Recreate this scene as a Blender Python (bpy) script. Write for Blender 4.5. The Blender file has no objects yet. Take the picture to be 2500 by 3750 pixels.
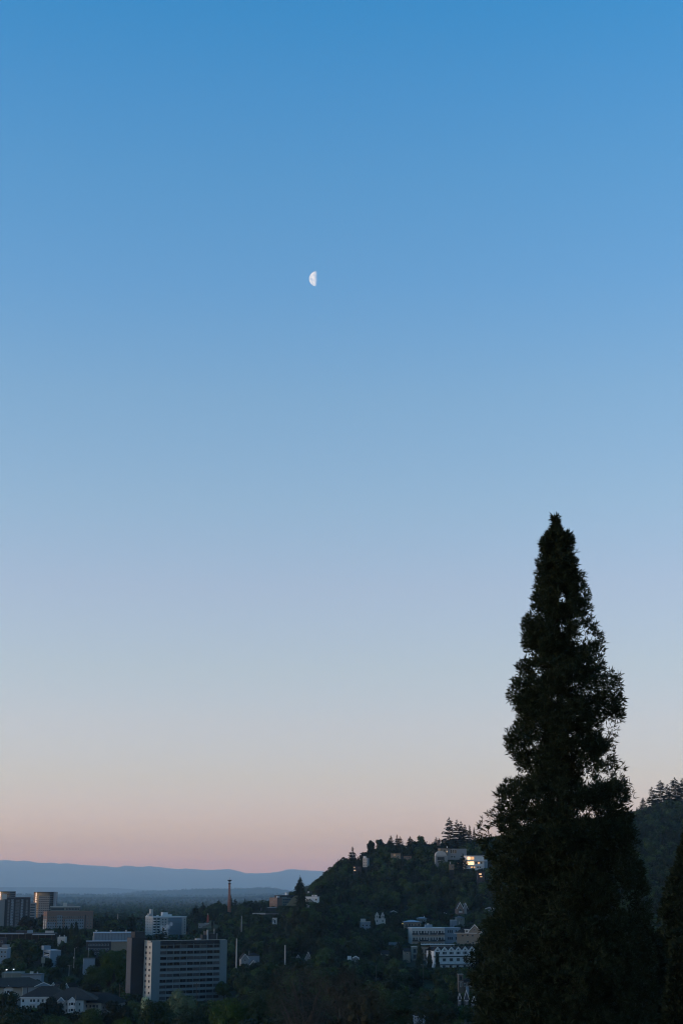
import bpy, math, random
import numpy as np
from mathutils import Vector

R = math.radians
random.seed(7)
rng = np.random.default_rng(7)
SC = bpy.context.scene
COL = SC.collection

# ------------------------------------------------------------------ camera
CAM_Z = 66.0
F = 5600.0                      # focal length in photograph pixels (2500 x 3750)
PITCH = math.atan(1385.0 / F)
cam = bpy.data.cameras.new('camera')
cam.sensor_fit = 'VERTICAL'
cam.sensor_height = 36.0
cam.lens = F / 3750.0 * 36.0
cam.clip_start = 0.5
cam.clip_end = 400000.0
cam_o = bpy.data.objects.new('camera', cam)
cam_o.location = (0, 0, CAM_Z)
cam_o.rotation_euler = (math.pi / 2 + PITCH, 0, 0)
COL.objects.link(cam_o)
SC.camera = cam_o
SC.render.resolution_x, SC.render.resolution_y = 682, 1024

# ------------------------------------------------------------------ world and sun
SUN_AZ = -98.0                  # degrees from the view direction, to the left
SUN_EL = 2.5
world = bpy.data.worlds.new("World")
SC.world = world
world.use_nodes = True
nt = world.node_tree
nt.nodes.clear()
out = nt.nodes.new('ShaderNodeOutputWorld')
bg = nt.nodes.new('ShaderNodeBackground')
sky = nt.nodes.new('ShaderNodeTexSky')
sky.sky_type = 'NISHITA'
sky.sun_disc = False
sky.sun_elevation = R(SUN_EL)
sky.sun_rotation = R(SUN_AZ)
sky.ozone_density = 3.0
sky.dust_density = 0.06
tc = nt.nodes.new('ShaderNodeTexCoord')
sep = nt.nodes.new('ShaderNodeSeparateXYZ')
nt.links.new(tc.outputs['Generated'], sep.inputs[0])
mul = nt.nodes.new('ShaderNodeMath'); mul.operation = 'MULTIPLY'; mul.inputs[1].default_value = 1.0
nt.links.new(sep.outputs['Z'], mul.inputs[0])
ramp = nt.nodes.new('ShaderNodeValToRGB')
nt.links.new(mul.outputs[0], ramp.inputs[0])
# twilight tint of the clear sky by height above the horizon (degrees, r, g, b), halved
GAIN = [(0.97, 0.677, 0.679, 0.743), (1.55, 0.57, 0.549, 0.887), (2.53, 0.639, 0.548, 0.889), (4.02, 0.715, 0.55, 0.697), (6.01, 0.826, 0.564, 0.619), (8.03, 0.868, 0.581, 0.568), (11.08, 0.929, 0.596, 0.565), (14.15, 0.872, 0.63, 0.573), (18.23, 0.773, 0.643, 0.596), (22.27, 0.591, 0.635, 0.645), (26.23, 0.475, 0.639, 0.667), (29.13, 0.371, 0.629, 0.691), (32.13, 0.253, 0.617, 0.706)]
# above the frame the clear sky goes on deepening towards the zenith
GAIN_ALL = GAIN + [(d, GAIN[-1][1] * k * .9, GAIN[-1][2] * k, GAIN[-1][3] * k) for d, k in ((42, .90), (58, .80), (90, .68))]
el = ramp.color_ramp
el.interpolation = 'B_SPLINE' if False else 'LINEAR'
while len(el.elements) < len(GAIN_ALL):
    el.elements.new(0.5)
for e, (deg, r_, g_, b_) in zip(el.elements, GAIN_ALL):
    e.position = math.sin(R(deg))
for e, (deg, r_, g_, b_) in zip(el.elements, GAIN_ALL):
    e.color = (r_ / 4, g_ / 4, b_ / 4, 1)
mixn = nt.nodes.new('ShaderNodeMixRGB'); mixn.blend_type = 'MULTIPLY'; mixn.inputs[0].default_value = 1
nt.links.new(sky.outputs[0], mixn.inputs[1])
nt.links.new(ramp.outputs[0], mixn.inputs[2])
sc4 = nt.nodes.new('ShaderNodeVectorMath'); sc4.operation = 'SCALE'; sc4.inputs['Scale'].default_value = 4.0
nt.links.new(mixn.outputs[0], sc4.inputs[0])
nt.links.new(sc4.outputs[0], bg.inputs[0])
nt.links.new(bg.outputs[0], out.inputs[0])
bg.inputs[1].default_value = 0.15

sun = bpy.data.lights.new('sun', 'SUN')
sun.energy = 0.18
sun.angle = R(14)
sun.color = (1.0, 0.84, 0.70)
sun_o = bpy.data.objects.new('sun', sun)
sd = Vector((math.sin(R(SUN_AZ)) * math.cos(R(SUN_EL + 2)), math.cos(R(SUN_AZ)) * math.cos(R(SUN_EL + 2)), math.sin(R(SUN_EL + 2))))
sun_o.rotation_euler = sd.to_track_quat('Z', 'Y').to_euler()
sun_o.location = (0, 0, 500)
COL.objects.link(sun_o)

vs = SC.view_settings
vs.view_transform = 'Standard'
vs.look = 'None'
vs.exposure = 2.8
vs.gamma = 1.0
vs.use_curve_mapping = False
EXP = 2 ** 2.8
try:
    cy = SC.cycles
    cy.max_bounces = 7
    cy.diffuse_bounces = 2
    cy.glossy_bounces = 2
    cy.transparent_max_bounces = 6
    cy.volume_bounces = 4
    cy.volume_step_rate = 4
    cy.use_denoising = True
    cy.filter_width = 1.1
except Exception:
    pass

# ------------------------------------------------------------------ projection helpers (where a thing seen at px,py stands at distance Y)
CP, SP = math.cos(PITCH), math.sin(PITCH)
KH = F * CP                     # not used for exact work, only for rough sizes


def at(px, py, Y):
    u = (px - 1250.0) / F
    v = (1875.0 - py) / F
    fwd = CP - v * SP
    t = Y / fwd
    return Vector((u * t, Y, CAM_Z + (SP + v * CP) * t))


def zat(py, Y):
    return at(1250, py, Y).z


def proj(x, y, z):
    dz = z - CAM_Z
    f_ = y * CP + dz * SP
    u_ = -y * SP + dz * CP
    return 1250 + F * x / f_, 1875 - F * u_ / f_


def mpp(Y):                     # metres per photograph pixel at distance Y near the horizon
    return Y / 5770.0


# ------------------------------------------------------------------ materials
MATS = {}


ALB = 0.62                      # overall darkening factor on the paler base colours


def mat(name, color, rough=0.8, spec=0.3, var=0.12, scale=1.5, metal=0.0, emit=None, estr=0.0):
    if name in MATS:
        return MATS[name]
    color = tuple(c * (ALB if max(color) > .12 else .8) for c in color)
    m = bpy.data.materials.new(name)
    m.use_nodes = True
    n = m.node_tree
    b = n.nodes['Principled BSDF']
    b.inputs['Roughness'].default_value = rough
    b.inputs['Specular IOR Level'].default_value = spec
    b.inputs['Metallic'].default_value = metal
    if emit:
        b.inputs['Emission Color'].default_value = (*emit, 1)
        b.inputs['Emission Strength'].default_value = estr / EXP
    t = n.nodes.new('ShaderNodeTexCoord')
    no = n.nodes.new('ShaderNodeTexNoise')
    no.inputs['Scale'].default_value = scale
    no.inputs['Detail'].default_value = 4
    n.links.new(t.outputs['Object'], no.inputs['Vector'])
    oi = n.nodes.new('ShaderNodeObjectInfo')
    ad = n.nodes.new('ShaderNodeMath'); ad.operation = 'MULTIPLY_ADD'
    ad.inputs[1].default_value = 0.35
    n.links.new(oi.outputs['Random'], ad.inputs[0])
    n.links.new(no.outputs[0], ad.inputs[2])
    mr = n.nodes.new('ShaderNodeMapRange')
    mr.inputs[1].default_value = 0.35; mr.inputs[2].default_value = 1.0
    mr.inputs[3].default_value = 1 - var; mr.inputs[4].default_value = 1 + var
    n.links.new(ad.outputs[0], mr.inputs[0])
    vm = n.nodes.new('ShaderNodeVectorMath'); vm.operation = 'SCALE'
    vm.inputs[0].default_value = color
    n.links.new(mr.outputs[0], vm.inputs['Scale'])
    n.links.new(vm.outputs[0], b.inputs['Base Color'])
    MATS[name] = m
    return m


def leaf_mat(name, c0, c1, c2, source='object', rough=0.75):
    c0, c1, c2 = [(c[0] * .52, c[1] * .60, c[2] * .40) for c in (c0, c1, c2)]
    """foliage: three leaf colours blended by the tree's own random value (or the tint attribute of a merged wood) and a fine noise"""
    m = bpy.data.materials.new(name)
    m.use_nodes = True
    n = m.node_tree
    b = n.nodes['Principled BSDF']
    b.inputs['Roughness'].default_value = rough
    b.inputs['Specular IOR Level'].default_value = 0.15
    if source == 'object':
        s = n.nodes.new('ShaderNodeObjectInfo').outputs['Random']
    else:
        a = n.nodes.new('ShaderNodeAttribute'); a.attribute_name = 'tint'
        s = a.outputs['Fac']
    t = n.nodes.new('ShaderNodeTexCoord')
    no = n.nodes.new('ShaderNodeTexNoise')
    no.inputs['Scale'].default_value = 2.5 if source == 'object' else 0.12
    no.inputs['Detail'].default_value = 3
    n.links.new(t.outputs['Object'], no.inputs['Vector'])
    sb = n.nodes.new('ShaderNodeMath'); sb.operation = 'SUBTRACT'; sb.inputs[1].default_value = 0.5
    n.links.new(no.outputs[0], sb.inputs[0])
    ma = n.nodes.new('ShaderNodeMath'); ma.operation = 'MULTIPLY_ADD'; ma.inputs[1].default_value = 1.0
    n.links.new(sb.outputs[0], ma.inputs[0]); n.links.new(s, ma.inputs[2])
    cr = n.nodes.new('ShaderNodeValToRGB')
    cr.color_ramp.elements[0].color = (*c0, 1); cr.color_ramp.elements[1].color = (*c2, 1)
    e = cr.color_ramp.elements.new(0.5); e.color = (*c1, 1)
    n.links.new(ma.outputs[0], cr.inputs[0])
    n.links.new(cr.outputs[0], b.inputs['Base Color'])
    MATS[name] = m
    return m


# foliage; broadleaf tone spread stands in for weak shade between crowns
L_BROAD = leaf_mat('broadleaf_foliage', (.013, .019, .014), (.030, .045, .024), (.060, .090, .036))
L_BROAD_T = leaf_mat('wood_foliage', (.013, .019, .014), (.030, .045, .024), (.060, .090, .036), 'tint')
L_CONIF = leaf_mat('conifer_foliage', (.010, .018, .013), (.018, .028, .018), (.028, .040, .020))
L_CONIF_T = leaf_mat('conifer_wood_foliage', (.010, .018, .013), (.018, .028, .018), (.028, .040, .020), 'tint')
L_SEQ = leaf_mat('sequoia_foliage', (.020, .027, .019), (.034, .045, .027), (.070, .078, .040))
L_CYP = leaf_mat('cypress_foliage', (.022, .030, .018), (.032, .042, .024), (.045, .055, .03))
L_BUD = leaf_mat('budding_twigs', (.026, .022, .015), (.042, .034, .020), (.062, .050, .028))
L_BRIGHT = leaf_mat('fresh_leaves', (.05, .085, .016), (.075, .125, .02), (.11, .16, .028))
L_GREEN = leaf_mat('mid_green_leaves', (.035, .060, .014), (.052, .085, .018), (.07, .105, .022))
L_WHITE = leaf_mat('blossom', (.10, .13, .09), (.34, .35, .30), (.75, .75, .70))
L_PURPLE = leaf_mat('purple_leaves', (.012, .012, .014), (.020, .018, .020), (.03, .024, .026))
BARK = mat('bark', (.022, .018, .015), .95, .1, .3, 2.0)
BARK_L = mat('pale_bark', (.065, .056, .046), .95, .1, .3, 2.0)
# buildings
CREAM = mat('cream_concrete', (.62, .60, .53), .85, .2, .06, .3)
CONC_SHADE = mat('shade_tinted_concrete', (.20, .255, .27), .85, .2, .06, .3)  # blue-grey shade on the slab front painted into the concrete colour
WHITE = mat('white_paint', (.85, .85, .83), .6, .3, .05, .5)
OFFW = mat('off_white_stucco', (.58, .56, .52), .85, .2, .07, .5)
GREYW = mat('grey_siding', (.30, .31, .31), .8, .2, .08, .6)
LBLUE = mat('pale_blue_paint', (.22, .31, .38), .7, .3, .07, .5)
BLUEG = mat('blue_grey_metal', (.20, .27, .33), .5, .5, .1, .3)
TAN = mat('tan_siding', (.30, .25, .19), .85, .2, .08, .6)
BRICKO = mat('orange_brick', (.34, .205, .15), .9, .1, .1, .6)
BRICKT = mat('tan_brick', (.27, .19, .155), .9, .1, .12, .8)
BROWN = mat('dark_brown_cladding', (.045, .040, .044), .8, .3, .15, .4)
DARK = mat('charcoal_cladding', (.028, .030, .034), .8, .3, .12, .4)
GREYG = mat('green_grey_siding', (.20, .24, .22), .85, .2, .08, .6)
ROOFD = mat('dark_shingles', (.030, .028, .028), .95, .1, .25, 1.2)
ROOFB = mat('brown_shingles', (.055, .045, .040), .95, .1, .25, 1.2)
ROOFL = mat('pale_roof_membrane', (.45, .50, .56), .6, .3, .08, .4)
ROOFM = mat('grey_roof', (.13, .14, .15), .8, .2, .15, .6)
TRIM = mat('white_trim', (.95, .95, .93), .6, .3, .04, 1.0)
STEEL = mat('galvanised_steel', (.45, .46, .47), .5, .5, .12, 1.5)
WOOD = mat('weathered_wood', (.13, .11, .09), .9, .1, .2, 1.5)
CABLE = mat('cable_black', (.02, .02, .02), .7, .2)
REDW = mat('red_painted_steel', (.50, .10, .07), .6, .3, .1, 1)
ORNG = mat('orange_painted_steel', (.50, .20, .12), .6, .3, .1, 1)
GLASS = mat('window_glass', (.020, .022, .026), .12, .5, .5, .7)
GLASSB = mat('blue_window_glass', (.03, .05, .07), .12, .5, .5, .7)
CURT = mat('curtained_window', (.045, .045, .048), .6, .3, .6, 1.2)
TGLASS = mat('tower_glass', (.13, .135, .15), .16, .6, .1, .05, metal=.85)
FRAME = mat('window_frame', (.55, .55, .53), .6, .3, .05, 1.0)
FRAMED = mat('dark_window_frame', (.06, .06, .06), .6, .3, .1, 1.0)
GLINT = mat('sun_glint_window', (.3, .2, .1), .3, .5, .2, .6, emit=(1.0, .52, .24), estr=0.95)  # sunrise reflection in the panes painted as emission, no lamps inside
GLINTW = mat('bright_sun_glint_window', (.3, .2, .1), .3, .5, .2, .6, emit=(1.0, .60, .32), estr=2.1)  # stronger copy of the painted sunrise reflection
RAIL = mat('black_railing', (.02, .02, .022), .6, .3)


def ground_mat():
    m = bpy.data.materials.new('ground_cover')
    m.use_nodes = True
    n = m.node_tree
    b = n.nodes['Principled BSDF']
    b.inputs['Roughness'].default_value = .95
    b.inputs['Specular IOR Level'].default_value = .1
    t = n.nodes.new('ShaderNodeTexCoord')
    n1 = n.nodes.new('ShaderNodeTexNoise'); n1.inputs['Scale'].default_value = .012; n1.inputs['Detail'].default_value = 8
    n2 = n.nodes.new('ShaderNodeTexVoronoi'); n2.inputs['Scale'].default_value = .03
    n.links.new(t.outputs['Object'], n1.inputs[0]); n.links.new(t.outputs['Object'], n2.inputs[0])
    c = n.nodes.new('ShaderNodeValToRGB')
    c.color_ramp.elements[0].position = .35; c.color_ramp.elements[0].color = (.012, .020, .010, 1)
    c.color_ramp.elements[1].position = .7; c.color_ramp.elements[1].color = (.035, .045, .024, 1)
    n.links.new(n1.outputs[0], c.inputs[0])
    mx = n.nodes.new('ShaderNodeMixRGB'); mx.blend_type = 'MULTIPLY'; mx.inputs[0].default_value = .5
    n.links.new(c.outputs[0], mx.inputs[1]); n.links.new(n2.outputs['Color'], mx.inputs[2])
    n.links.new(mx.outputs[0], b.inputs['Base Color'])
    return m


# ------------------------------------------------------------------ terrain
ROWS = [-300, 0, 60, 100, 250, 400, 550, 700, 850, 950, 1070, 1130, 1200, 1300, 1400, 1550, 1650, 1800, 1900, 2200, 2500, 3500, 7500, 120000]
TAB = {
    400: [58, 58, 48, 43, 30, 18, 8, 4, 8, 16, 23, 24, 25, 26, 26, 27, 26, 22, 20, 12, 8, 5, -15, -130],
    600: [58, 58, 48, 43, 30, 19, 11, 10, 10, 11, 12, 12, 11, 10, 9, 8, 8, 8, 8, 8, 6, 5, -15, -130],
    800: [58, 58, 48, 43, 30, 19, 12, 10, 12, 16, 20, 21, 23, 25, 28, 33, 36, 38, 37, 25, 12, 5, -15, -130],
    1000: [58, 58, 48, 43, 31, 22, 17, 17, 19, 21, 24, 25, 27, 30, 35, 40, 42, 42, 40, 28, 14, 5, -15, -130],
    1250: [58, 58, 48, 43, 32, 24, 19, 18, 20, 22, 26, 31, 37, 48, 62, 80, 86, 80, 74, 55, 35, 8, -60, -130],
    1130: [58, 58, 48, 43, 32, 23, 18, 18, 20, 22, 34, 46, 54, 59, 64, 68, 70, 62, 56, 42, 24, 6, -60, -130],
    1500: [58, 58, 48, 43, 34, 28, 24, 21, 19, 19, 26, 32, 39, 49, 72, 103, 110, 110, 108, 95, 75, 15, -60, -130],
    1800: [58, 58, 48, 43, 36, 31, 26, 23, 20, 20, 27, 34, 41, 58, 84, 107, 114, 114, 112, 105, 85, 20, -60, -130],
    2400: [58, 58, 48, 43, 38, 38, 38, 38, 40, 44, 52, 58, 66, 80, 94, 118, 130, 152, 162, 165, 150, 30, -60, -130],
    3500: [58, 58, 48, 43, 40, 42, 44, 46, 50, 55, 64, 72, 80, 96, 112, 134, 150, 172, 184, 190, 165, 40, -60, -130]}
TCOLS = sorted(TAB)
TARR = np.array([TAB[c] for c in TCOLS], float)
RIDGES = [  # distance, half depth, profile of (px, py of its crest)
    (17000, 1300, [(-800, 3336), (0, 3334), (270, 3326), (400, 3330), (560, 3335), (700, 3340), (800, 3332), (1000, 3318), (1300, 3318)], 3),
    (23000, 1700, [(-800, 3306), (200, 3300), (270, 3301), (350, 3302), (400, 3308), (560, 3302), (700, 3306), (1000, 3300), (1300, 3300)], 3),
    (30000, 2300, [(-800, 3300), (300, 3296), (450, 3290), (540, 3281), (640, 3278), (730, 3272), (900, 3271), (980, 3267), (1020, 3273), (1100, 3280), (1300, 3275)], 3),
    (48000, 3600, [(-800, 3262), (0, 3257), (200, 3258), (400, 3259), (500, 3266), (700, 3272), (1000, 3275), (1300, 3270)], 2)]
MPROF = [(-1500, 3150), (-700, 3156), (-300, 3148), (0, 3153), (15, 3152), (55, 3157), (90, 3155), (130, 3162), (170, 3164), (183, 3161), (210, 3167), (260, 3164), (300, 3170), (350, 3174),
         (430, 3179), (455, 3173), (475, 3173), (500, 3177), (545, 3175), (600, 3181), (650, 3186), (675, 3184), (700, 3186), (760, 3189), (800, 3186), (835, 3184), (860, 3190), (900, 3202),
         (950, 3201), (1000, 3197), (1040, 3190), (1085, 3184), (1140, 3191), (1190, 3194), (1300, 3190), (1600, 3180), (2500, 3170), (4000, 3175)]


def vnoise(x, y, seed=0):
    xi = np.floor(x).astype(np.int64); yi = np.floor(y).astype(np.int64)
    fx = x - xi; fy = y - yi
    fx = fx * fx * (3 - 2 * fx); fy = fy * fy * (3 - 2 * fy)

    def h(a, b):
        n = (a * 374761393 + b * 668265263 + seed * 974634777) & 0x7fffffff
        n = ((n ^ (n >> 13)) * 1274126177) & 0x7fffffff
        return ((n ^ (n >> 16)) & 0xffff) / 65535.0
    return (h(xi, yi) * (1 - fx) + h(xi + 1, yi) * fx) * (1 - fy) + (h(xi, yi + 1) * (1 - fx) + h(xi + 1, yi + 1) * fx) * fy


def fbm(x, y, o=4, seed=0):
    s = 0; a = 1; t = 0
    for i in range(o):
        s = s + a * (vnoise(x * 2 ** i, y * 2 ** i, seed + i) - .5); t += a; a *= .5
    return s / t * 2


def HH(x, y):
    x = np.asarray(x, float); y = np.asarray(y, float)
    px = 1250 + 5770 * x / np.maximum(y, 120)
    px = np.clip(px, TCOLS[0], TCOLS[-1])
    ci = np.clip(np.searchsorted(TCOLS, px, side='right') - 1, 0, len(TCOLS) - 2)
    c0 = np.array(TCOLS)[ci]; c1 = np.array(TCOLS)[ci + 1]
    cf = (px - c0) / (c1 - c0); cf = cf * cf * (3 - 2 * cf)
    yy = np.clip(y, ROWS[0], ROWS[-1])
    ri = np.clip(np.searchsorted(ROWS, yy, side='right') - 1, 0, len(ROWS) - 2)
    r0 = np.array(ROWS)[ri]; r1 = np.array(ROWS)[ri + 1]
    rf = (yy - r0) / (r1 - r0)
    z = (TARR[ci, ri] * (1 - cf) + TARR[ci + 1, ri] * cf) * (1 - rf) + (TARR[ci, ri + 1] * (1 - cf) + TARR[ci + 1, ri + 1] * cf) * rf
    amp = np.clip((y - 1250) / 400, 0, 1) * 3.0 * np.clip((z - 10) / 40, .15, 1)
    z = z + amp * fbm(x / 130, y / 130, 3, 5)
    pxx = 1250 + 5770 * x / np.maximum(y, 120)
    for (yc, w, prof, na) in RIDGES:
        pz = np.interp(pxx, [p[0] for p in prof], [zat(p[1], yc) for p in prof]) - 5
        # crest kept in view order
        g = np.exp(-((y - yc) / w) ** 2)
        z = z + g * (np.maximum(pz + 130, 0) + na * fbm(x / (yc * .03), y / (yc * .03), 3, 11))
    mz = np.interp(pxx, [p[0] for p in MPROF], [zat(p[1], 85000) for p in MPROF]) + 45 * fbm(pxx / 34, 0 * pxx, 4, 31)
    s = np.clip((y - 57000) / 28000, 0, 1); s = s * s * (3 - 2 * s)
    s = s * np.clip((99000 - y) / 14000 + .2, 0, 1)
    spur = 1 + .5 * (1 - s) * fbm(x / 4200, y / 7000, 4, 21)
    z = z + (mz + 130) * s * spur
    return z


def H(x, y):
    return float(HH(np.array([x]), np.array([y]))[0])


def mesh_from(name, verts, faces, mats, mi=None, smooth=False, tint=None):
    me = bpy.data.meshes.new(name)
    verts = np.asarray(verts, np.float32); 
    if isinstance(faces, np.ndarray):
        k = faces.shape[1]; nf = len(faces)
        me.vertices.add(len(verts)); me.vertices.foreach_set('co', verts.ravel())
        me.loops.add(nf * k); me.loops.foreach_set('vertex_index', faces.astype(np.int32).ravel())
        me.polygons.add(nf)
        me.polygons.foreach_set('loop_start', np.arange(0, nf * k, k, dtype=np.int32))
        me.polygons.foreach_set('loop_total', np.full(nf, k, np.int32))
    else:
        me.from_pydata([tuple(map(float, v)) for v in verts], [], faces)
    for m in mats:
        me.materials.append(m)
    if mi is not None:
        me.polygons.foreach_set('material_index', np.asarray(mi, np.int32))
    if smooth:
        me.polygons.foreach_set('use_smooth', np.ones(len(me.polygons), bool))
    if tint is not None:
        a = me.attributes.new('tint', 'FLOAT', 'POINT')
        a.data.foreach_set('value', np.asarray(tint, np.float32))
    me.update(calc_edges=True)
    me.validate()
    return me


def link(name, data, parent=None, loc=(0, 0, 0), rot=(0, 0, 0), scale=(1, 1, 1)):
    o = bpy.data.objects.new(name, data)
    COL.objects.link(o)
    o.location = loc; o.rotation_euler = rot; o.scale = scale
    if parent:
        o.parent = parent
    return o


def tag(o, label=None, cat=None, group=None, kind=None):
    if label: o['label'] = label
    if cat: o['category'] = cat
    if group: o['group'] = group
    if kind: o['kind'] = kind
    return o


# ground sheet
uu = np.concatenate([np.linspace(-.8, -.27, 40)[:-1], np.linspace(-.27, .27, 400), np.linspace(.27, .8, 40)[1:]])
NU, NY = len(uu), 400
yy = np.concatenate([np.linspace(-280, 1000, 90), np.linspace(1010, 2600, 100), np.geomspace(2630, 101000, NY - 190)])
U, Y_ = np.meshgrid(uu, yy)
X_ = U * (Y_ + 420)
Z_ = HH(X_, Y_)
vv = np.stack([X_.ravel(), Y_.ravel(), Z_.ravel()], 1)
i0 = (np.arange(NY - 1)[:, None] * NU + np.arange(NU - 1)[None]).ravel()
ff = np.stack([i0, i0 + 1, i0 + NU + 1, i0 + NU], 1)
tag(link('ground', mesh_from('ground', vv, ff, [ground_mat()], smooth=True)), kind='structure', label='wooded ground of valley, hillside and far blue mountains')


# ------------------------------------------------------------------ shape collector
def gable_roof(o, x0, x1, y0, y1, z, rise, t=.2, roof=None, trim=None):
    m = M(); m.gable(x0, x1, y0 + .22, y1, z, rise, t); m.build('gable_roof', roof or ROOFD, o)
    m = M(); m.gable(x0, x1, y0, y0 + .21, z - .14, rise, t + .2); m.build('bargeboard', trim or TRIM, o)


class M:
    def __init__(s):
        s.v = []; s.f = []; s.mi = []

    def add(s, vs_, fs, mi=0):
        b = len(s.v)
        s.v += [tuple(v) for v in vs_]
        s.f += [tuple(b + i for i in f) for f in fs]
        s.mi += [mi] * len(fs)

    def box(s, x0, x1, y0, y1, z0, z1, mi=0):
        s.add([(x0, y0, z0), (x1, y0, z0), (x1, y1, z0), (x0, y1, z0), (x0, y0, z1), (x1, y0, z1), (x1, y1, z1), (x0, y1, z1)],
              [(0, 3, 2, 1), (4, 5, 6, 7), (0, 1, 5, 4), (1, 2, 6, 5), (2, 3, 7, 6), (3, 0, 4, 7)], mi)

    def gable(s, x0, x1, y0, y1, z, rise, t=.25, axis='y', mi=0):
        """two roof slabs; axis = direction of the ridge"""
        if axis == 'y':
            xm = (x0 + x1) / 2
            for a in (x0, x1):
                s.add([(a, y0, z), (xm, y0, z + rise), (xm, y1, z + rise), (a, y1, z), (a, y0, z + t), (xm, y0, z + rise + t), (xm, y1, z + rise + t), (a, y1, z + t)],
                      [(0, 3, 2, 1), (4, 5, 6, 7), (0, 1, 5, 4), (1, 2, 6, 5), (2, 3, 7, 6), (3, 0, 4, 7)], mi)
        else:
            ym = (y0 + y1) / 2
            for a in (y0, y1):
                s.add([(x0, a, z), (x1, a, z), (x1, ym, z + rise), (x0, ym, z + rise), (x0, a, z + t), (x1, a, z + t), (x1, ym, z + rise + t), (x0, ym, z + rise + t)],
                      [(0, 3, 2, 1), (4, 5, 6, 7), (0, 1, 5, 4), (1, 2, 6, 5), (2, 3, 7, 6), (3, 0, 4, 7)], mi)

    def tri_wall(s, x0, x1, y0, y1, z, rise, axis='y', mi=0):
        """triangular prism filling the gable"""
        if axis == 'y':
            xm = (x0 + x1) / 2
            s.add([(x0, y0, z), (x1, y0, z), (xm, y0, z + rise), (x0, y1, z), (x1, y1, z), (xm, y1, z + rise)], [(0, 1, 2), (5, 4, 3), (0, 3, 4, 1), (1, 4, 5, 2), (2, 5, 3, 0)], mi)
        else:
            ym = (y0 + y1) / 2
            s.add([(x0, y0, z), (x0, y1, z), (x0, ym, z + rise), (x1, y0, z), (x1, y1, z), (x1, ym, z + rise)], [(2, 1, 0), (3, 4, 5), (0, 1, 4, 3), (1, 2, 5, 4), (2, 0, 3, 5)], mi)

    def hip(s, x0, x1, y0, y1, z, rise, mi=0):
        w, d = x1 - x0, y1 - y0
        i = min(w, d) / 2
        if w >= d:
            a, b = (x0 + i, (y0 + y1) / 2, z + rise), (x1 - i, (y0 + y1) / 2, z + rise)
            s.add([(x0, y0, z), (x1, y0, z), (x1, y1, z), (x0, y1, z), a, b], [(3, 2, 1, 0), (0, 1, 5, 4), (1, 2, 5), (2, 3, 4, 5), (3, 0, 4)], mi)
        else:
            a, b = ((x0 + x1) / 2, y0 + i, z + rise), ((x0 + x1) / 2, y1 - i, z + rise)
            s.add([(x0, y0, z), (x1, y0, z), (x1, y1, z), (x0, y1, z), a, b], [(3, 2, 1, 0), (0, 1, 4), (1, 2, 5, 4), (2, 3, 5), (3, 0, 4, 5)], mi)

    def cyl(s, p0, p1, r0, r1, n=8, mi=0):
        p0 = Vector(p0); p1 = Vector(p1)
        d = (p1 - p0)
        if d.length < 1e-6: return
        q = d.normalized().to_track_quat('Z', 'Y')
        ring = []
        for (p, r) in ((p0, r0), (p1, r1)):
            for k in range(n):
                a = 2 * math.pi * k / n
                ring.append(p + q @ Vector((r * math.cos(a), r * math.sin(a), 0)))
        fs = [(k, (k + 1) % n, n + (k + 1) % n, n + k) for k in range(n)] + [tuple(range(n - 1, -1, -1)), tuple(range(n, 2 * n))]
        s.add(ring, fs, mi)

    def build(s, name, mats, parent=None, label=None, kind=None, loc=(0, 0, 0), rot=(0, 0, 0)):
        if not isinstance(mats, (list, tuple)): mats = [mats]
        o = link(name, mesh_from(name, s.v, s.f, mats, s.mi), parent, loc, rot)
        if label: o['label'] = label
        if kind: o['kind'] = kind
        return o


WC = {}


def window(parent, face, W, x, z, w, h, glass=None, frame=None, bars=1, name='window'):
    """one window: proud frame and pane set back in it. face F (y=0), L (x=0), R (x=W)"""
    glass = glass or GLASS; frame = frame or FRAME
    key = (round(w, 2), round(h, 2), glass.name, frame.name, bars)
    if key not in WC:
        m = M(); t = .09 if w < 1.6 else .12
        m.box(-w / 2, w / 2, -.08, .04, -h / 2, -h / 2 + t); m.box(-w / 2, w / 2, -.08, .04, h / 2 - t, h / 2)
        m.box(-w / 2, -w / 2 + t, -.08, .04, -h / 2 + t, h / 2 - t); m.box(w / 2 - t, w / 2, -.08, .04, -h / 2 + t, h / 2 - t)
        for b in range(bars):
            c = -w / 2 + w * (b + 1) / (bars + 1)
            m.box(c - .04, c + .04, -.06, .03, -h / 2 + t, h / 2 - t)
        g = M(); g.box(-w / 2 + t, w / 2 - t, -.02, .035, -h / 2 + t, h / 2 - t)
        WC[key] = (mesh_from(name, m.v, m.f, [frame], m.mi), mesh_from('pane', g.v, g.f, [glass], g.mi))
    loc = {'F': (x, 0, z), 'L': (0, x, z), 'R': (W, x, z)}[face]
    rot = {'F': 0, 'L': -math.pi / 2, 'R': math.pi / 2}[face]
    o = link(name, WC[key][0], parent, loc, (0, 0, rot))
    link('pane', WC[key][1], o)
    return o


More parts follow.
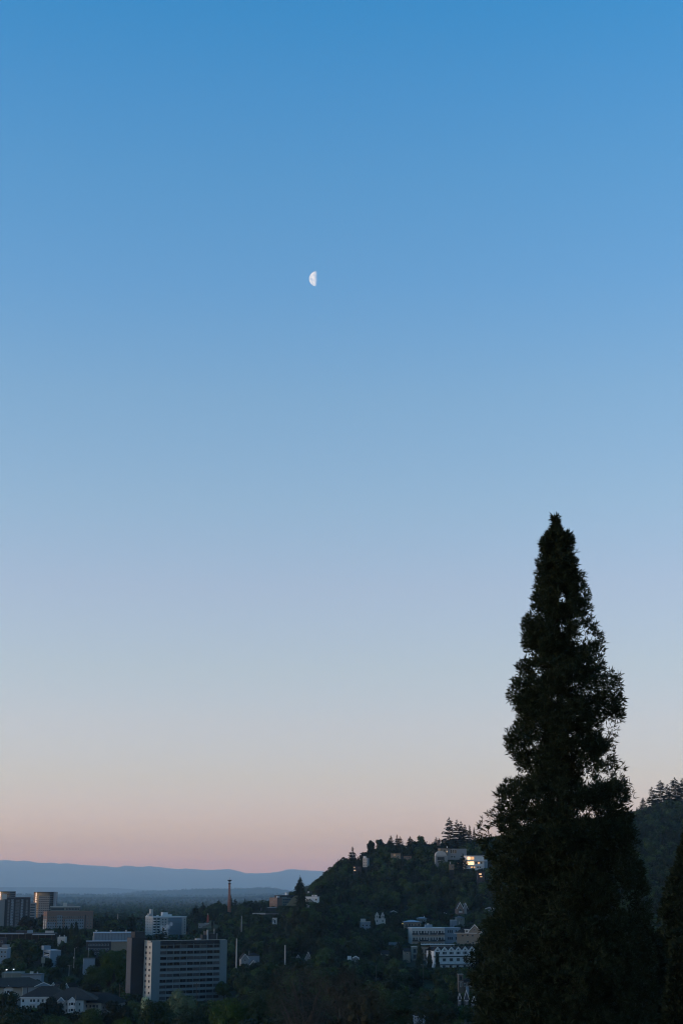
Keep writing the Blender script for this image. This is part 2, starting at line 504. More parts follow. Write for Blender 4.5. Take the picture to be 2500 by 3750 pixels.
def wgrid(parent, face, W, xs, zs, w, h, glass=None, frame=None, bars=0, joined=False, off=0.0, name='window'):
    glass = glass or GLASS; frame = frame or FRAME
    if not joined:
        for z in zs:
            for x in xs:
                g = glass if not isinstance(glass, (list, tuple)) else random.choice(glass)
                window(parent, face, W, x, z, w, h, g, frame, bars)
        return
    m = M()
    for z in zs:
        for x in xs:
            a0, a1 = x - w / 2, x + w / 2
            t = .12
            for (u0, u1, z0, z1, p0, p1, mi) in ((a0, a1, z - h / 2, z - h / 2 + t, -.08, .02, 0), (a0, a1, z + h / 2 - t, z + h / 2, -.08, .02, 0), (a0, a0 + t, z - h / 2 + t, z + h / 2 - t, -.08, .02, 0),
                                                 (a1 - t, a1, z - h / 2 + t, z + h / 2 - t, -.08, .02, 0), (a0 + t, a1 - t, z - h / 2 + t, z + h / 2 - t, -.03, .01, 1)):
                if face == 'F': m.box(u0, u1, p0 - off, p1, z0, z1, mi)
                elif face == 'L': m.box(p0 - off, p1, u0, u1, z0, z1, mi)
                else: m.box(W - p1, W - p0 + off, u0, u1, z0, z1, mi)
    m.build('windows', [frame, glass if not isinstance(glass, (list, tuple)) else glass[0]], parent, kind='stuff')


PROT = []                       # what must stay in view: px0, px1, py0, py1, distance


def span(px0, Y0, th, px1):     # length of a front that starts at px0 and ends at px1
    x0 = (px0 - 1250) / 5770 * Y0; k = (px1 - 1250) / 5770
    return (k * Y0 - x0) / (math.cos(th) - k * math.sin(th))


def root(name, label, cat, px, pyt, Y, deg, prot=None, group=None, w=10, d=10):
    """an Empty at the ground under the building's near left corner; returns it, the height of the top over it"""
    p = at(px, pyt, Y)
    th = R(deg)
    zs = [H(p.x, p.y), H(p.x + w * math.cos(th), p.y + w * math.sin(th)), H(p.x - d * math.sin(th), p.y + d * math.cos(th))]
    zb = min(min(zs) - .6, p.z - 3)
    o = link(name, None, None, (p.x, p.y, zb), (0, 0, th))
    o.empty_display_size = 1
    tag(o, label, cat, group)
    if prot:
        PROT.append((prot[0], prot[1], prot[2], prot[3], Y))
    FOOT.append((p.x, p.y, th, w, d))
    return o, p.z - zb


FOOT = []


def inside_foot(x, y, pad=3):
    for (fx, fy, th, w, d) in FOOT:
        dx, dy = x - fx, y - fy
        if abs(dx) + abs(dy) > 160: continue
        lx = dx * math.cos(th) + dy * math.sin(th); ly = -dx * math.sin(th) + dy * math.cos(th)
        if -pad < lx < w + pad and -pad < ly < d + pad: return True
    return False


def mbox(parent, name, mt, *b, label=None):
    m = M(); m.box(*b); return m.build(name, mt, parent, label=label)


def gpart(parent, name, mt, boxes, label=None, kind=None):
    m = M()
    for b in boxes: m.box(*b)
    return m.build(name, mt, parent, label=label, kind=kind)


def fr(a, b, n):                # n centres evenly between a and b
    return [a + (b - a) * (i + .5) / n for i in range(n)]


# ================================================================== BUILDINGS
SHINGLE = mat('brown_wall_shingles', (.13, .105, .085), .9, .15, .15, 1.0)
SLATE = mat('slate_cladding', (.085, .09, .10), .85, .2, .08, .4)


def slab_block():
    Y = 790; deg = 32; th = R(deg)
    W = span(559, Y, th, 830); D = 9.0
    o, h = root('apartment_block', 'large cream slab apartment block, front in blue-grey shade, with long rows of dark windows', 'apartment building', 559, 3447, Y, deg,
                (560, 842, 3420, 3668), w=W, d=D)
    st = 2.72; nf = 13
    e0, e1 = W * .105, W * .905
    zt = h - 1.4
    m = M()
    m.box(0, W, .55, D, 0, zt)
    m.box(0, e0, 0, .55, 0, h); m.box(e1, W, 0, .55, 0, h)
    m.build('wall', CONC_SHADE, o)
    # cream end wall
    m = M(); m.box(-.18, 0, 0, D, 0, h - .6); m.build('end_wall', CREAM, o, label='cream end wall with two columns of windows')
    xs = [e0 + (e1 - e0) * (i + .5) / 9 for i in range(9)]
    bw = (e1 - e0) / 9
    for k in range(nf):
        z = zt - 1.55 - k * st
        if z < 2: break
        sp = M(); sp.box(e0, e1, .02, .53, z - st / 2 - .62, z - st / 2 + .52); sp.build('spandrel', CONC_SHADE, o)
        for x in xs:
            window(o, 'F', W, x, z, bw - .34, 1.5, random.choice([GLASS, GLASS, CURT]), FRAMED, 1).location.y = .35
        for yy_ in (2.3, 6.6):
            window(o, 'L', W, yy_, z, 1.9, 1.35, random.choice([GLASS, GLASS, CURT]), FRAME, 1).location.x = -.18
    for i in range(10):
        x = e0 + bw * i
        gpart(o, 'mullion', CONC_SHADE, [(x - .06, x + .06, -.01, .34, 0, zt)])
    # dark mansard band and flat roof
    m = M()
    m.add([(e0, .05, zt - .35), (e1, .05, zt - .35), (e1, 1.4, h), (e0, 1.4, h), (e0, D, zt - .35), (e1, D, zt - .35), (e1, D, h), (e0, D, h)],
          [(0, 1, 2, 3), (3, 2, 6, 7), (0, 3, 7, 4), (1, 5, 6, 2), (4, 7, 6, 5)])
    m.build('roof', ROOFD, o)
    gpart(o, 'parapet', CREAM, [(-.2, W, 1.5, 1.8, h + .02, h + .25), (-.2, .1, 1.8, D, h - .4, h + .2)])
    gpart(o, 'penthouse', DARK, [(W * .70, W * .745, 3, 6, h, h + 2.6), (W * .76, W * .80, 4, 7, h, h + 4.2), (W * .80, W * .90, 3, 7.5, h, h + 3.0)])
    gpart(o, 'roof_vent', STEEL, [(W * .62, W * .68, 3, 5, h, h + .8), (W * .765, W * .785, 3.4, 3.9, h, h + 5.0), (W * .86, W * .866, 3.3, 3.6, h, h + 5.6), (W * .895, W * .902, 2.9, 3.2, h + .1, h + 3.2)])
    # stair tower: charcoal front, lighter side
    tx0 = -7.2
    t = M(); t.box(tx0 + .3, 1.2, D, D + 5.5, 0, h + 1.6); t.box(tx0 + 1.9, .2, D + .5, D + 5, h + 1.6, h + 4.4)
    t.build('stair_tower', DARK, o, label='charcoal stair tower at the end of the block')
    s = M(); s.box(tx0, tx0 + .28, D + .02, D + 5.5, 0, h + 1.4); s.build('tower_side_wall', SLATE, o)


slab_block()
PROT.append((468, 560, 3420, 3638, 790))


def white_block():
    Y = 1715; th = R(28)
    W = span(560, Y, th, 683); D = 22
    o, h = root('apartment_block', 'white apartment block with round stacked balconies and rooftop chimneys beyond the slab block', 'apartment building', 560, 3360, Y, 28, (512, 686, 3330, 3428), w=W, d=D)
    mbox(o, 'wall', OFFW, 0, W, 0, D, 0, h)
    mbox(o, 'parapet', WHITE, -.3, W + .3, -.3, D, h, h + 1.0)
    st = 2.8
    zs = [h - 2.2 - st * k for k in range(9)]
    dx = W / 10
    # rounded balcony bays
    for bx in (W * .06, W * .17):
        for z in zs:
            m = M(); m.cyl((bx, -.2, z - 1.3), (bx, -.2, z - .2), 1.7, 1.7, 12); m.build('round_balcony', WHITE, o)
        m = M()
        for z in zs: m.cyl((bx, -.2, z - .2), (bx, -.2, z + 1.45), 1.3, 1.3, 10)
        m.build('bay_windows', GLASS, o, kind='stuff')
    for z in zs:
        for x in (W * .30, W * .38): window(o, 'F', W, x, z, 1.6, 1.3, GLASS, FRAME, 0)
        for x in fr(W * .50, W * .84, 5): window(o, 'F', W, x, z, 2.4, 1.7, GLASSB, FRAMED, 1)
        window(o, 'F', W, W * .95, z, 1.2, 1.2, GLASS, FRAME, 0)
        for y in (4, 9.5, 15, 19.5): window(o, 'L', W, y, z, 1.5, 1.3, random.choice([GLASS, CURT]), FRAME, 0)
        gpart(o, 'balcony', LBLUE, [(W * .46, W * .86, -1.0, -.1, z - 1.35, z - .55)])
    gpart(o, 'recessed_facade', BLUEG, [(W * .46, W * .86, -.12, -.02, zs[-1] - 2, h - .3)])
    gpart(o, 'elevator_tower', OFFW, [(W * .0, W * .07, 6, 11, h + 1, h + 8.6), (-W * .05, W * .03, 6, 11, h + 1, h + 4)])
    gpart(o, 'penthouse', WHITE, [(W * .36, W * .50, 6, 12, h + 1, h + 5.2), (W * .50, W * .62, 6, 11, h + 1, h + 3)])
    for (x, z) in ((-.12, 2.6), (.18, 2.4), (.33, 2.8)):
        gpart(o, 'chimney', WHITE, [(W * x - .9, W * x + .9, 3, 5, h + 1, h + z)])


white_block()


def brick_long():
    Y = 1500; th = R(20)
    W = span(174, Y, th, 342); D = 20
    o, h = root('apartment_block', 'long orange-brick and white six-storey block behind the row of dark cypresses', 'apartment building', 174, 3339, Y, 20, (135, 344, 3330, 3405), w=W, d=D)
    mbox(o, 'wall', BRICKT, 0, W, 0, D, 0, h)
    mbox(o, 'end_wall', BRICKO, -.15, 0, 0, D, 0, h + .1, label='orange brick end wall catching the warm light')
    st = 2.9
    zs = [h - 5.0 - st * k for k in range(7)]
    gpart(o, 'white_panel', OFFW, [(-.28, -.16, 1.2, 7.5, 0, zs[1] + 1.2), (-.28, -.16, 12, 18.5, 0, zs[1] + 1.2)])
    gpart(o, 'blue_panel', BLUEG, [(W * .0, W * .18, -.16, -.02, 0, zs[2] + 1.3), (W * .22, W * .33, -.16, -.02, 0, zs[0] + 1.6), (W * .40, W * .80, -.16, -.02, 0, zs[1] + 1.2)])
    gpart(o, 'recess', DARK, [(-.32, -.2, 8.8, 10.4, 0, h), (W * .82, W * .84, -.2, -.05, 0, h - 3)])
    wgrid(o, 'F', W, fr(W * .02, W * .80, 16), zs, 1.2, 1.7, GLASS, FRAME, off=.2, joined=True)
    wgrid(o, 'F', W, fr(W * .86, W * .99, 2), zs, 1.1, 1.7, GLASS, FRAME, joined=True)
    wgrid(o, 'L', W, [2.6, 6.0, 13.5, 17.0], zs, 1.3, 1.7, GLASS, FRAME, off=.35, joined=True)
    mbox(o, 'parapet', BRICKO, -.3, W + .2, -.3, .3, h + .1, h + .7)


brick_long()


def dark_tower():
    Y = 1700; th = R(14)
    W = span(28, Y, th, 113); D = 18
    o, h = root('apartment_tower', 'dark brown residential block with pale vertical window strips at the left edge', 'apartment building', 28, 3286, Y, 14, (-20, 115, 3270, 3396), w=W, d=D)
    mbox(o, 'wall', BROWN, 0, W, 0, D, 0, h)
    st = 2.95
    zs = [h - 3.8 - st * k for k in range(12)]
    gpart(o, 'pale_strip', LBLUE, [(W * a, W * b, -.16, -.02, 6, h - 2.2) for a, b in ((.17, .29), (.60, .70))])
    xs = [W * a for a in (.06, .09, .20, .26, .40, .46, .52, .62, .68, .84, .88)]
    wgrid(o, 'F', W, xs, zs, .95, 2.1, GLASSB, FRAME, joined=True, off=.2)
    gpart(o, 'floor_band', DARK, [(0, W, -.14, -.01, z, z + .7) for z in (h - 14.3, h - 26.1)])
    mbox(o, 'left_wing', GREYW, -14, -2.2, 2.0, 18, 0, h - 3)
    gpart(o, 'recess', DARK, [(-2.2, 0, 1.0, 17, 0, h - 2)])
    wgrid(o, 'L', W, fr(2, 17, 5), zs[1:], 1.5, 1.6, GLASSB, FRAME, joined=True)
    mbox(o, 'penthouse', CREAM, -5.5, -.4, 4, 10, h - 2, h + 3.0)
    mbox(o, 'roof_edge', ROOFL, -.2, W + .2, -.2, .4, h, h + .35)


dark_tower()


def oval_tower(px0, px1, pyt, Y, label, facade, prot, lo=0.0):
    c = at((px0 + px1) / 2, pyt, Y)
    w = (px1 - px0) / 5770 * Y
    o, h = root('glass_tower', label, 'apartment tower', px0, pyt, Y, 0, prot, w=w, d=w * .7)
    n = 40; a_, b_ = w / 2, w * .36
    m = M()
    ring = [(w / 2 + a_ * math.cos(2 * math.pi * k / n), b_ + b_ * math.sin(2 * math.pi * k / n)) for k in range(n)]
    m.add([(x, y, 0) for x, y in ring] + [(x, y, h) for x, y in ring], [(k, (k + 1) % n, n + (k + 1) % n, n + k) for k in range(n)])
    g = m.build('curtain_wall', TGLASS, o)
    m = M(); m.add([(x, y, h - .05) for x, y in ring], [tuple(range(n))]); m.build('flat_roof', ROOFM, o)
    for p in g.data.polygons: p.use_smooth = len(p.vertices) == 4
    st = 3.1; k = 0
    sl = M()
    z = h - 2.6
    while z > 2:
        r2 = [(w / 2 + (x - w / 2) * 1.015, b_ + (y - b_) * 1.02) for x, y in ring]
        sl.add([(x, y, z) for x, y in r2] + [(x, y, z + .5) for x, y in r2], [(k, (k + 1) % n, n + (k + 1) % n, n + k) for k in range(n)] + [tuple(range(n, 2 * n)), tuple(range(n - 1, -1, -1))])
        z -= st
    sl.build('floor_slabs', GREYW, o, kind='stuff')
    if facade:
        x0, x1 = w * .30, w * .74
        mbox(o, 'concrete_bay', GREYW, x0, x1, -1.2, 3, 0, h - w * .13)
        zs = [h - w * .13 - 2.4 - st * k for k in range(24)]
        zs = [z for z in zs if z > 2]
        gpart(o, 'bay_window', GLASSB, [(x - 1.15, x + 1.15, -1.3, -1.15, z - .8, z + .9) for z in zs for x in fr(x0, x1, 5)], kind='stuff')
        mbox(o, 'side_wall', BLUEG, w * .90, w * 1.0, 1, 8, 0, h + .9)
    m = M()
    for k in range(n):
        a0, a1 = ring[k], ring[(k + 1) % n]
        m.add([(a0[0], a0[1], h - .6), (a1[0], a1[1], h - .6), (a1[0], a1[1], h + .7), (a0[0], a0[1], h + .7)], [(0, 1, 2, 3)])
    m.build('roof_rim', DARK, o)


oval_tower(119, 206, 3268, 2300, 'oval glass tower with a cream window bay and a copper glint down its left side', True, (117, 207, 3262, 3330))
oval_tower(-8, 54, 3266, 2450, 'rounded glass tower top showing above the dark brown block', False, (-10, 60, 3262, 3284))


def terraced_white():
    Y = 1950; th = R(10)
    W = span(186, Y, th, 293); D = 22
    o, h = root('office_block', 'pale low block with stepped white roof bands right of the oval glass tower', 'building', 186, 3319, Y, 10, (184, 294, 3308, 3338), w=W, d=D)
    mbox(o, 'wall', GREYG, 0, W, 0, D, 0, h - 1)
    mbox(o, 'roof', OFFW, -.5, W + .8, -.8, D, h - 1, h)
    mbox(o, 'lower_wing', OFFW, W * .02, W * .48, -6, 0, 0, h - 8)
    mbox(o, 'lower_roof', WHITE, W * .0, W * .50, -6.5, -.02, h - 8, h - 6.8)
    mbox(o, 'entry_box', WHITE, W * .38, W * .62, -9, -6.6, 0, h - 9.5)
    mbox(o, 'penthouse', CREAM, W * .42, W * .56, 4, 10, h, h + 4.2)
    mbox(o, 'plant_room', GREYW, W * .57, W * .82, 5, 12, h, h + 3.0)
    wgrid(o, 'F', W, fr(W * .52, W * .98, 9), [h - 3.4, h - 7.6, h - 11.8], 2.0, 2.6, GLASSB, FRAME, joined=True)
    gpart(o, 'window_band', GLASSB, [(W * .03, W * .47, -.15, -.02, h - 4.5, h - 2.2)])


terraced_white()


def slim_pale(px0, px1, pyt, Y, label):
    W = (px1 - px0) / 5770 * Y
    o, h = root('apartment_block', label, 'apartment building', px0, pyt, Y, 5, (px0, px1, pyt, pyt + 60), w=W, d=12)
    mbox(o, 'wall', GREYW, 0, W, 0, 12, 0, h)
    wgrid(o, 'F', W, fr(W * .1, W * .9, 4), [h - 2.5 - 3 * k for k in range(9)], 1.6, 1.7, GLASSB, FRAMED, joined=True)


slim_pale(112, 131, 3306, 1900, 'narrow grey block squeezed between the dark brown block and the oval tower')

# ---- low town buildings on the left


def warehouse():
    Y = 1100; th = R(10)
    W = span(347, Y, th, 486); D = 26
    o, h = root('warehouse', 'broad pale-roofed blue-grey warehouse in the middle of the valley', 'warehouse', 347, 3418, Y, 10, (312, 476, 3412, 3470), w=W, d=D)
    mbox(o, 'wall', BLUEG, 0, W, 0, D, 2, h)
    mbox(o, 'base', DARK, -.4, W + .2, -.4, D, 0, 2)
    mbox(o, 'end_wall', GREYW, -.3, 0, 0, D, 2, h, label='pale left wall of the warehouse')
    mbox(o, 'roof', ROOFL, -.6, W + .4, -.6, D + .4, h, h + .35)
    for x in (W * .05, W * .43, W * .83):
        m = M(); m.cyl((x, 3, h + .35), (x, 3, h + 1.6), .5, .5, 8); m.cyl((x, 3, h + 1.6), (x, 3, h + 2.0), .8, .7, 8); m.build('roof_vent', STEEL, o)
    gpart(o, 'ladder_rack', STEEL, [(-.9, -.4, y - .1, y + .1, 3, h - 2) for y in (5, 8, 14, 17)] + [(-.8, -.45, 5, 17, 4.5, 4.9)])
    gpart(o, 'seam', DARK, [(x - .06, x + .06, -.06, 0, 2.1, h - .1) for x in fr(0, W, 12)], kind='stuff')
    o, h = root('office_block', 'long dark brick building with small windows in front of the warehouse', 'building', 318, 3448, 1060, 10, (318, 470, 3446, 3482), w=27, d=8)
    W = 27
    mbox(o, 'wall', BROWN, 0, W * .6, 0, 8, 0, h)
    mbox(o, 'right_wing', TAN, W * .6, W, .5, 8, 0, h - .5)
    mbox(o, 'roof', ROOFL, -.2, W + .2, -.3, 8, h, h + .3)
    wgrid(o, 'F', W, fr(W * .04, W * .56, 7), [h - 2.2, h - 5.0, h - 7.8], 1.2, 1.3, GLASSB, FRAME, joined=True)


warehouse()


def depot():
    Y = 1180; W = 44
    o, h = root('warehouse', 'long dark open-sided depot with a pale roof edge along the left valley floor', 'warehouse', -15, 3417, Y, 4, (-15, 210, 3408, 3442), w=W, d=14)
    mbox(o, 'roof', ROOFM, 0, W, -1, 14, h - .7, h - .1)
    mbox(o, 'roof_edge', ROOFL, W * -.01, W * .48, -1.2, -1.02, h - .8, h + .1)
    mbox(o, 'roof_edge', ROOFL, W * .62, W * 1.0, -1.2, -1.02, h - 1.4, h - .7)
    mbox(o, 'back_wall', DARK, 0, W, 8, 14, 0, h - .7)
    for x in fr(0, W, 9):
        mbox(o, 'column', WOOD, x - .3, x + .3, -.6, 0, 0, h - .7)
    mbox(o, 'sill_wall', GREYG, 0, W, -.4, .0, h - 7.6, h - 6.4)
    mbox(o, 'rooftop_box', LBLUE, W * .52, W * .61, 2, 6, h - .1, h + 1.9)
    mbox(o, 'rooftop_shed', BROWN, W * .33, W * .52, 2, 8, h - .1, h + 1.6)
    mbox(o, 'stack', BROWN, W * .545, W * .585, 7, 9, h - .1, h + 4.2)
    mbox(o, 'rooftop_unit', OFFW, W * .82, W * .96, 3, 6, h - .1, h + 1.5)
    o, h = root('house', 'small white cubic building with two roof vents at the foot of the cypress row', 'building', 212, 3431, 1120, 0, (208, 242, 3424, 3452), w=5.6, d=6)
    mbox(o, 'wall', OFFW, 0, 5.6, 0, 6, 0, h)
    for x in (1.1, 4.4):
        m = M(); m.cyl((x, 2, h), (x, 2, h + .9), .3, .3, 8); m.cyl((x, 2, h + .9), (x, 2, h + 1.2), .5, .4, 8); m.build('roof_vent', STEEL, o)
    gpart(o, 'door', FRAMED, [(2.4, 3.1, -.08, -.01, h - 4.6, h - 2.2)])
    window(o, 'F', 5.6, 4.3, h - 3.2, .8, 1.0)


depot()


def blue_low():
    Y = 1000; th = R(24)
    W = span(186, Y, th, 224)
    o, h = root('workshop', 'pale blue two-storey workshop with a striped window band among the trees', 'building', 186, 3482, Y, 24, (134, 222, 3466, 3500), w=W, d=20)
    mbox(o, 'wall', LBLUE, 0, W, 0, 20, 0, h)
    mbox(o, 'stair_box', LBLUE, -1.5, 3.0, 12, 18, h, h + 2.6)
    mbox(o, 'roof_edge', ROOFL, -.2, W + .1, -.2, 20, h, h + .3)
    gpart(o, 'window_band', GLASSB, [(-.12, -.01, 3, 17, h - 3.6, h - 1.4)])
    gpart(o, 'louvre', WHITE, [(-.3, -.13, 3, 17, h - 2.6, h - 2.3), (-.3, -.13, 3, 17, h - 3.4, h - 3.1)])
    o, h = root('workshop', 'pale blue flat-roofed building cut off by the left edge of the picture', 'building', -12, 3472, 980, 0, (-12, 30, 3458, 3500), w=7, d=10)
    mbox(o, 'wall', LBLUE, 0, 6.8, 0, 10, 0, h)
    mbox(o, 'upper_storey', GREYW, 3, 6.5, 1, 8, h, h + 1.9)
    mbox(o, 'roof_edge', WHITE, -.2, 7.0, -.3, 10, h - .3, h + .05)
    wgrid(o, 'F', 7, [1.5, 3.5, 5.5], [h - 2.4, h - 5], 1.0, 1.2)
    o, h = root('brick_building', 'dark brick building with one pale window on the left edge below the depot', 'building', -12, 3436, 1060, 0, (-12, 18, 3430, 3456), w=5.4, d=8)
    mbox(o, 'wall', BROWN, 0, 5.3, 0, 8, 0, h); window(o, 'F', 5, 3.7, h - 2.2, 1.4, 1.2, GLASSB, FRAME, 0)
    mbox(o, 'parapet', DARK, -.1, 5.4, -.1, 8, h, h + .3)
    o, h = root('shed', 'small blue-grey gable end showing through the trees below the warehouse', 'shed', 308, 3512, 960, 12, (306, 350, 3508, 3550), w=7, d=9)
    mbox(o, 'wall', BLUEG, 0, 6.6, 0, 9, 0, h); mbox(o, 'roof', ROOFM, -.2, 6.8, -.2, 9, h, h + .3)
    mbox(o, 'door', DARK, 4.6, 6.2, -.08, -.01, 1, 4)


blue_low()


def flat_grey():
    Y = 880
    o, h = root('warehouse', 'flat-roofed dark warehouse with a green-grey parapet above the gabled terrace', 'warehouse', 8, 3566, Y, 2, (4, 150, 3556, 3592), w=21.5, d=12)
    W = 21.5
    mbox(o, 'wall', BLUEG, W * .5, W, 0, 12, 0, h - .8); mbox(o, 'wall', GREYG, 0, W * .5, 0, 12, 0, h - .8)
    mbox(o, 'parapet', GREYG, -.1, W * .5, -.3, 12, h - .8, h + .6)
    mbox(o, 'roof', ROOFM, W * .5, W + .2, -.5, 12, h - .8, h - .3)
    mbox(o, 'roof_hatch', CREAM, W * .68, W * .76, 4, 6, h - .3, h + .9)
    mbox(o, 'roof_vent', STEEL, W * .86, W * .89, 4, 5, h - .3, h + .8)
    mbox(o, 'string_course', GREYW, -.2, W * .5, -.35, -.02, h - 3.2, h - 2.7)


flat_grey()


def bay(o, x0, x1, z0, h, yd=-1.1, mt=WHITE, rise=1.5, wins=2, st=2.75):
    """projecting gabled bay with balconies and windows"""
    b = mbox(o, 'bay', mt, x0, x1, yd, .05, z0, h)
    m = M(); m.tri_wall(x0, x1, yd + .02, .8, h, rise); m.build('gable', LBLUE if mt is GREYW else WHITE, o)
    gable_roof(o, x0 - .35, x1 + .35, yd - .35, 1.2, h - .12, rise + .3, .16)
    xm = (x0 + x1) / 2; w = x1 - x0
    k = 0; z = h - 1.25
    while z > z0 + 1 and k < 4:
        for x in ((xm - w * .33, xm + w * .33)):
            window(o, 'F', 0, x, z, w * .16 + .25, 1.35).location.y = yd
        gpart(o, 'balcony_door', GLASS, [(xm - w * .15, xm + w * .15, yd - .03, yd - .005, z - 1.0, z + .7)])
        gpart(o, 'balcony_rail', TRIM, [(xm - w * .2, xm + w * .2, yd - .6, yd - .55, z - 1.15, z - .4), (xm - w * .2, xm + w * .2, yd - .55, yd - .03, z - 1.25, z - 1.15)])
        z -= st; k += 1


def terrace_left():
    Y = 830
    # gabled terrace with long grey end wall
    o, h = root('apartment_block', 'brown-roofed apartment terrace with two white gables and a long plain grey side wall', 'apartment building', 86, 3616, Y, 20, (-30, 190, 3590, 3652), w=15, d=24)
    W = span(86, Y, R(20), 190)
    mbox(o, 'side_wall', GREYW, 0, W, 0, 16, 0, h)
    mbox(o, 'corner_wall', CREAM, -.2, -.01, 0, 4.0, 0, h - .2)
    wgrid(o, 'L', W, [1.6], [h - 2.6, h - 5.6], 1.0, 1.3)
    m = M(); m.box(-.5, W + .5, -.5, 16.5, h, h + .25); m.build('eaves', ROOFD, o)
    m = M(); m.hip(-22, W + .3, 1, 22, h + .25, 4.2); m.build('roof', ROOFB, o)
    m = M(); m.tri_wall(W * .42, W * .98, -.2, 1.6, h + .3, 1.9); m.build('gable', LBLUE, o)
    gable_roof(o, W * .38, W * 1.02, -.5, 1.9, h + .2, 2.1, .15)
    mbox(o, 'left_wall', CREAM, -22, -.3, 4.0, 16, 0, h - .4)
    # the bays face the camera: their own root frame
    for (a, b) in ((-9.3, -5.0), (-17.2, -12.8)):
        xm = (a + b) / 2
        mbox(o, 'bay', WHITE, a, b, 2.6, 4.1, 0, h - .9)
        m = M(); m.tri_wall(a, b, 2.62, 6, h - .9, 1.5); m.build('gable', WHITE, o)
        gable_roof(o, a - .4, b + .4, 2.2, 6.5, h - 1.0, 1.8, .15)
        for z in (h - 2.3, h - 5.1):
            for x in (xm - 1.5, xm + 1.5): window(o, 'F', 0, x, z, .85, 1.35).location.y = 2.6
            gpart(o, 'balcony_door', GLASS, [(xm - .7, xm + .7, 2.5, 2.59, z - 1, z + .7)])
            gpart(o, 'balcony_rail', TRIM, [(xm - 1, xm + 1, 1.9, 1.96, z - 1.1, z - .35)])


terrace_left()


def complex_front():
    Y = 760
    o, h = root('apartment_block', 'white two-storey apartment wing under a wide brown hip roof at the lower left', 'apartment building', 78, 3652, Y, 6, (70, 172, 3636, 3678), w=13, d=14)
    W = 13.2
    mbox(o, 'wall', WHITE, 0, W, 0, 14, 0, h)
    m = M(); m.hip(-.6, W + 10, -.7, 18, h, 4.6); m.build('roof', ROOFB, o)
    mbox(o, 'eaves', TRIM, -.7, W + .1, -.75, -.6, h - .15, h + .12)
    wgrid(o, 'F', W, [1.1, 4.8, 6.2, 8.2, 10.2], [h - 1.6, h - 4.4], 1.0, 1.35, [GLASS, CURT])
    gpart(o, 'balcony_rail', TRIM, [(4.2, 7.0, -.9, -.84, h - 2.9, h - 2.1), (4.2, 7.0, -.84, -.01, h - 3.0, h - 2.9)])
    mbox(o, 'annex', GREYW, -2.6, -.02, 1, 6, 0, h - .2)
    # middle wing with two gabled bays
    o, h = root('apartment_block', 'white three-storey apartment wing with two gabled balcony bays in the left foreground', 'apartment building', 212, 3663, 745, 4, (208, 300, 3628, 3712), w=12, d=16)
    W = 12.0
    mbox(o, 'wall', OFFW, 0, W, 0, 16, 0, h)
    m = M(); m.hip(-6, W + 6, -.4, 20, h, 5.2); m.build('roof', ROOFB, o)
    bay(o, .2, 3.2, 0, h - .4, -1.0, GREYW, 1.5)
    bay(o, 5.2, 8.6, 0, h - .4, -1.6, WHITE, 1.6)
    wgrid(o, 'F', W, [4.2, 10.2], [h - 1.8, h - 4.6, h - 7.4], .8, 1.3)
    # right wing
    o, h = root('apartment_block', 'cream apartment wing with a blue-grey end wall under a brown hip roof', 'apartment building', 288, 3672, 760, -14, (286, 420, 3640, 3704), w=11, d=16)
    W = 11.4
    mbox(o, 'wall', CREAM, 0, W, 0, 13, 0, h)
    mbox(o, 'eaves', TRIM, -.3, W + .4, -.5, -.3, h - .1, h + .12)
    m = M(); m.hip(-5, W + 9, -.6, 13.5, h, 4.4); m.build('roof', ROOFD, o)
    wgrid(o, 'F', W, [2.2, 4.0, 6.2, 9.6], [h - 1.5, h - 4.3], 1.05, 1.35, [GLASS, CURT])
    gpart(o, 'balcony_door', GLASS, [(7.3, 8.5, -.06, -.01, h - 2.5, h - .9)])
    gpart(o, 'balcony_rail', TRIM, [(6.8, 9.0, -.9, -.84, h - 2.8, h - 2.0), (6.8, 9.0, -.84, -.01, h - 2.9, h - 2.8)])
    mbox(o, 'end_wing', GREYW, W + .02, W + 8.0, 1, 12, 0, h - .1)
    window(o, 'F', 0, W + 3.2, h - 1.8, 1.1, 1.3).location.y = 1.0


complex_front()


def gabled_house(label, px, pyt, Y, deg, w, d, wall_h, rise, wall=OFFW, roof=ROOFD, trim=TRIM, prot=None, wins=((.5, 1.3),), axis='y', ww=.9, wh=1.2, dormer=None, over=.4, group=None, side='L', gable_mat=None):
    """a house whose ridge end is at px,pyt; wall_h from eaves down to the visible foot"""
    o, h = root('house', label, 'house', px, pyt, Y, deg, prot or (px - 8, px + 14, pyt, pyt + (wall_h + rise) / mpp(Y)), group, w=w, d=d)
    eh = h - rise
    mbox(o, 'wall', wall, 0, w, 0, d, 0, eh)
    m = M(); m.tri_wall(0, w, .0, d, eh, rise, axis) if axis == 'y' else m.tri_wall(0, w, 0, d, eh, rise, axis)
    m.build('gable', gable_mat or wall, o)
    m = M()
    if axis == 'y': m.gable(-over, w + over, -over, d + over, eh - over * rise / (w / 2), rise + over * rise / (w / 2), .18, 'y')
    else: m.gable(-over, w + over, -over, d + over, eh - over * rise / (d / 2), rise + over * rise / (d / 2), .18, 'x')
    m.build('roof', roof, o)
    # bargeboards on the front gable
    if axis == 'y' and trim:
        m = M(); e = over
        dz = e * rise / (w / 2)
        m.gable(-e, w + e, -e - .12, -e, eh - dz - .12, rise + dz, .34, 'y'); m.build('bargeboard', trim, o)
    for (fx, dz) in wins:
        window(o, 'F', w, w * fx, eh - dz, ww, wh)
        window(o, 'L', w, d * .35, eh - dz, ww, wh) if side == 'L' else window(o, 'R', w, d * .35, eh - dz, ww, wh)
    return o, eh


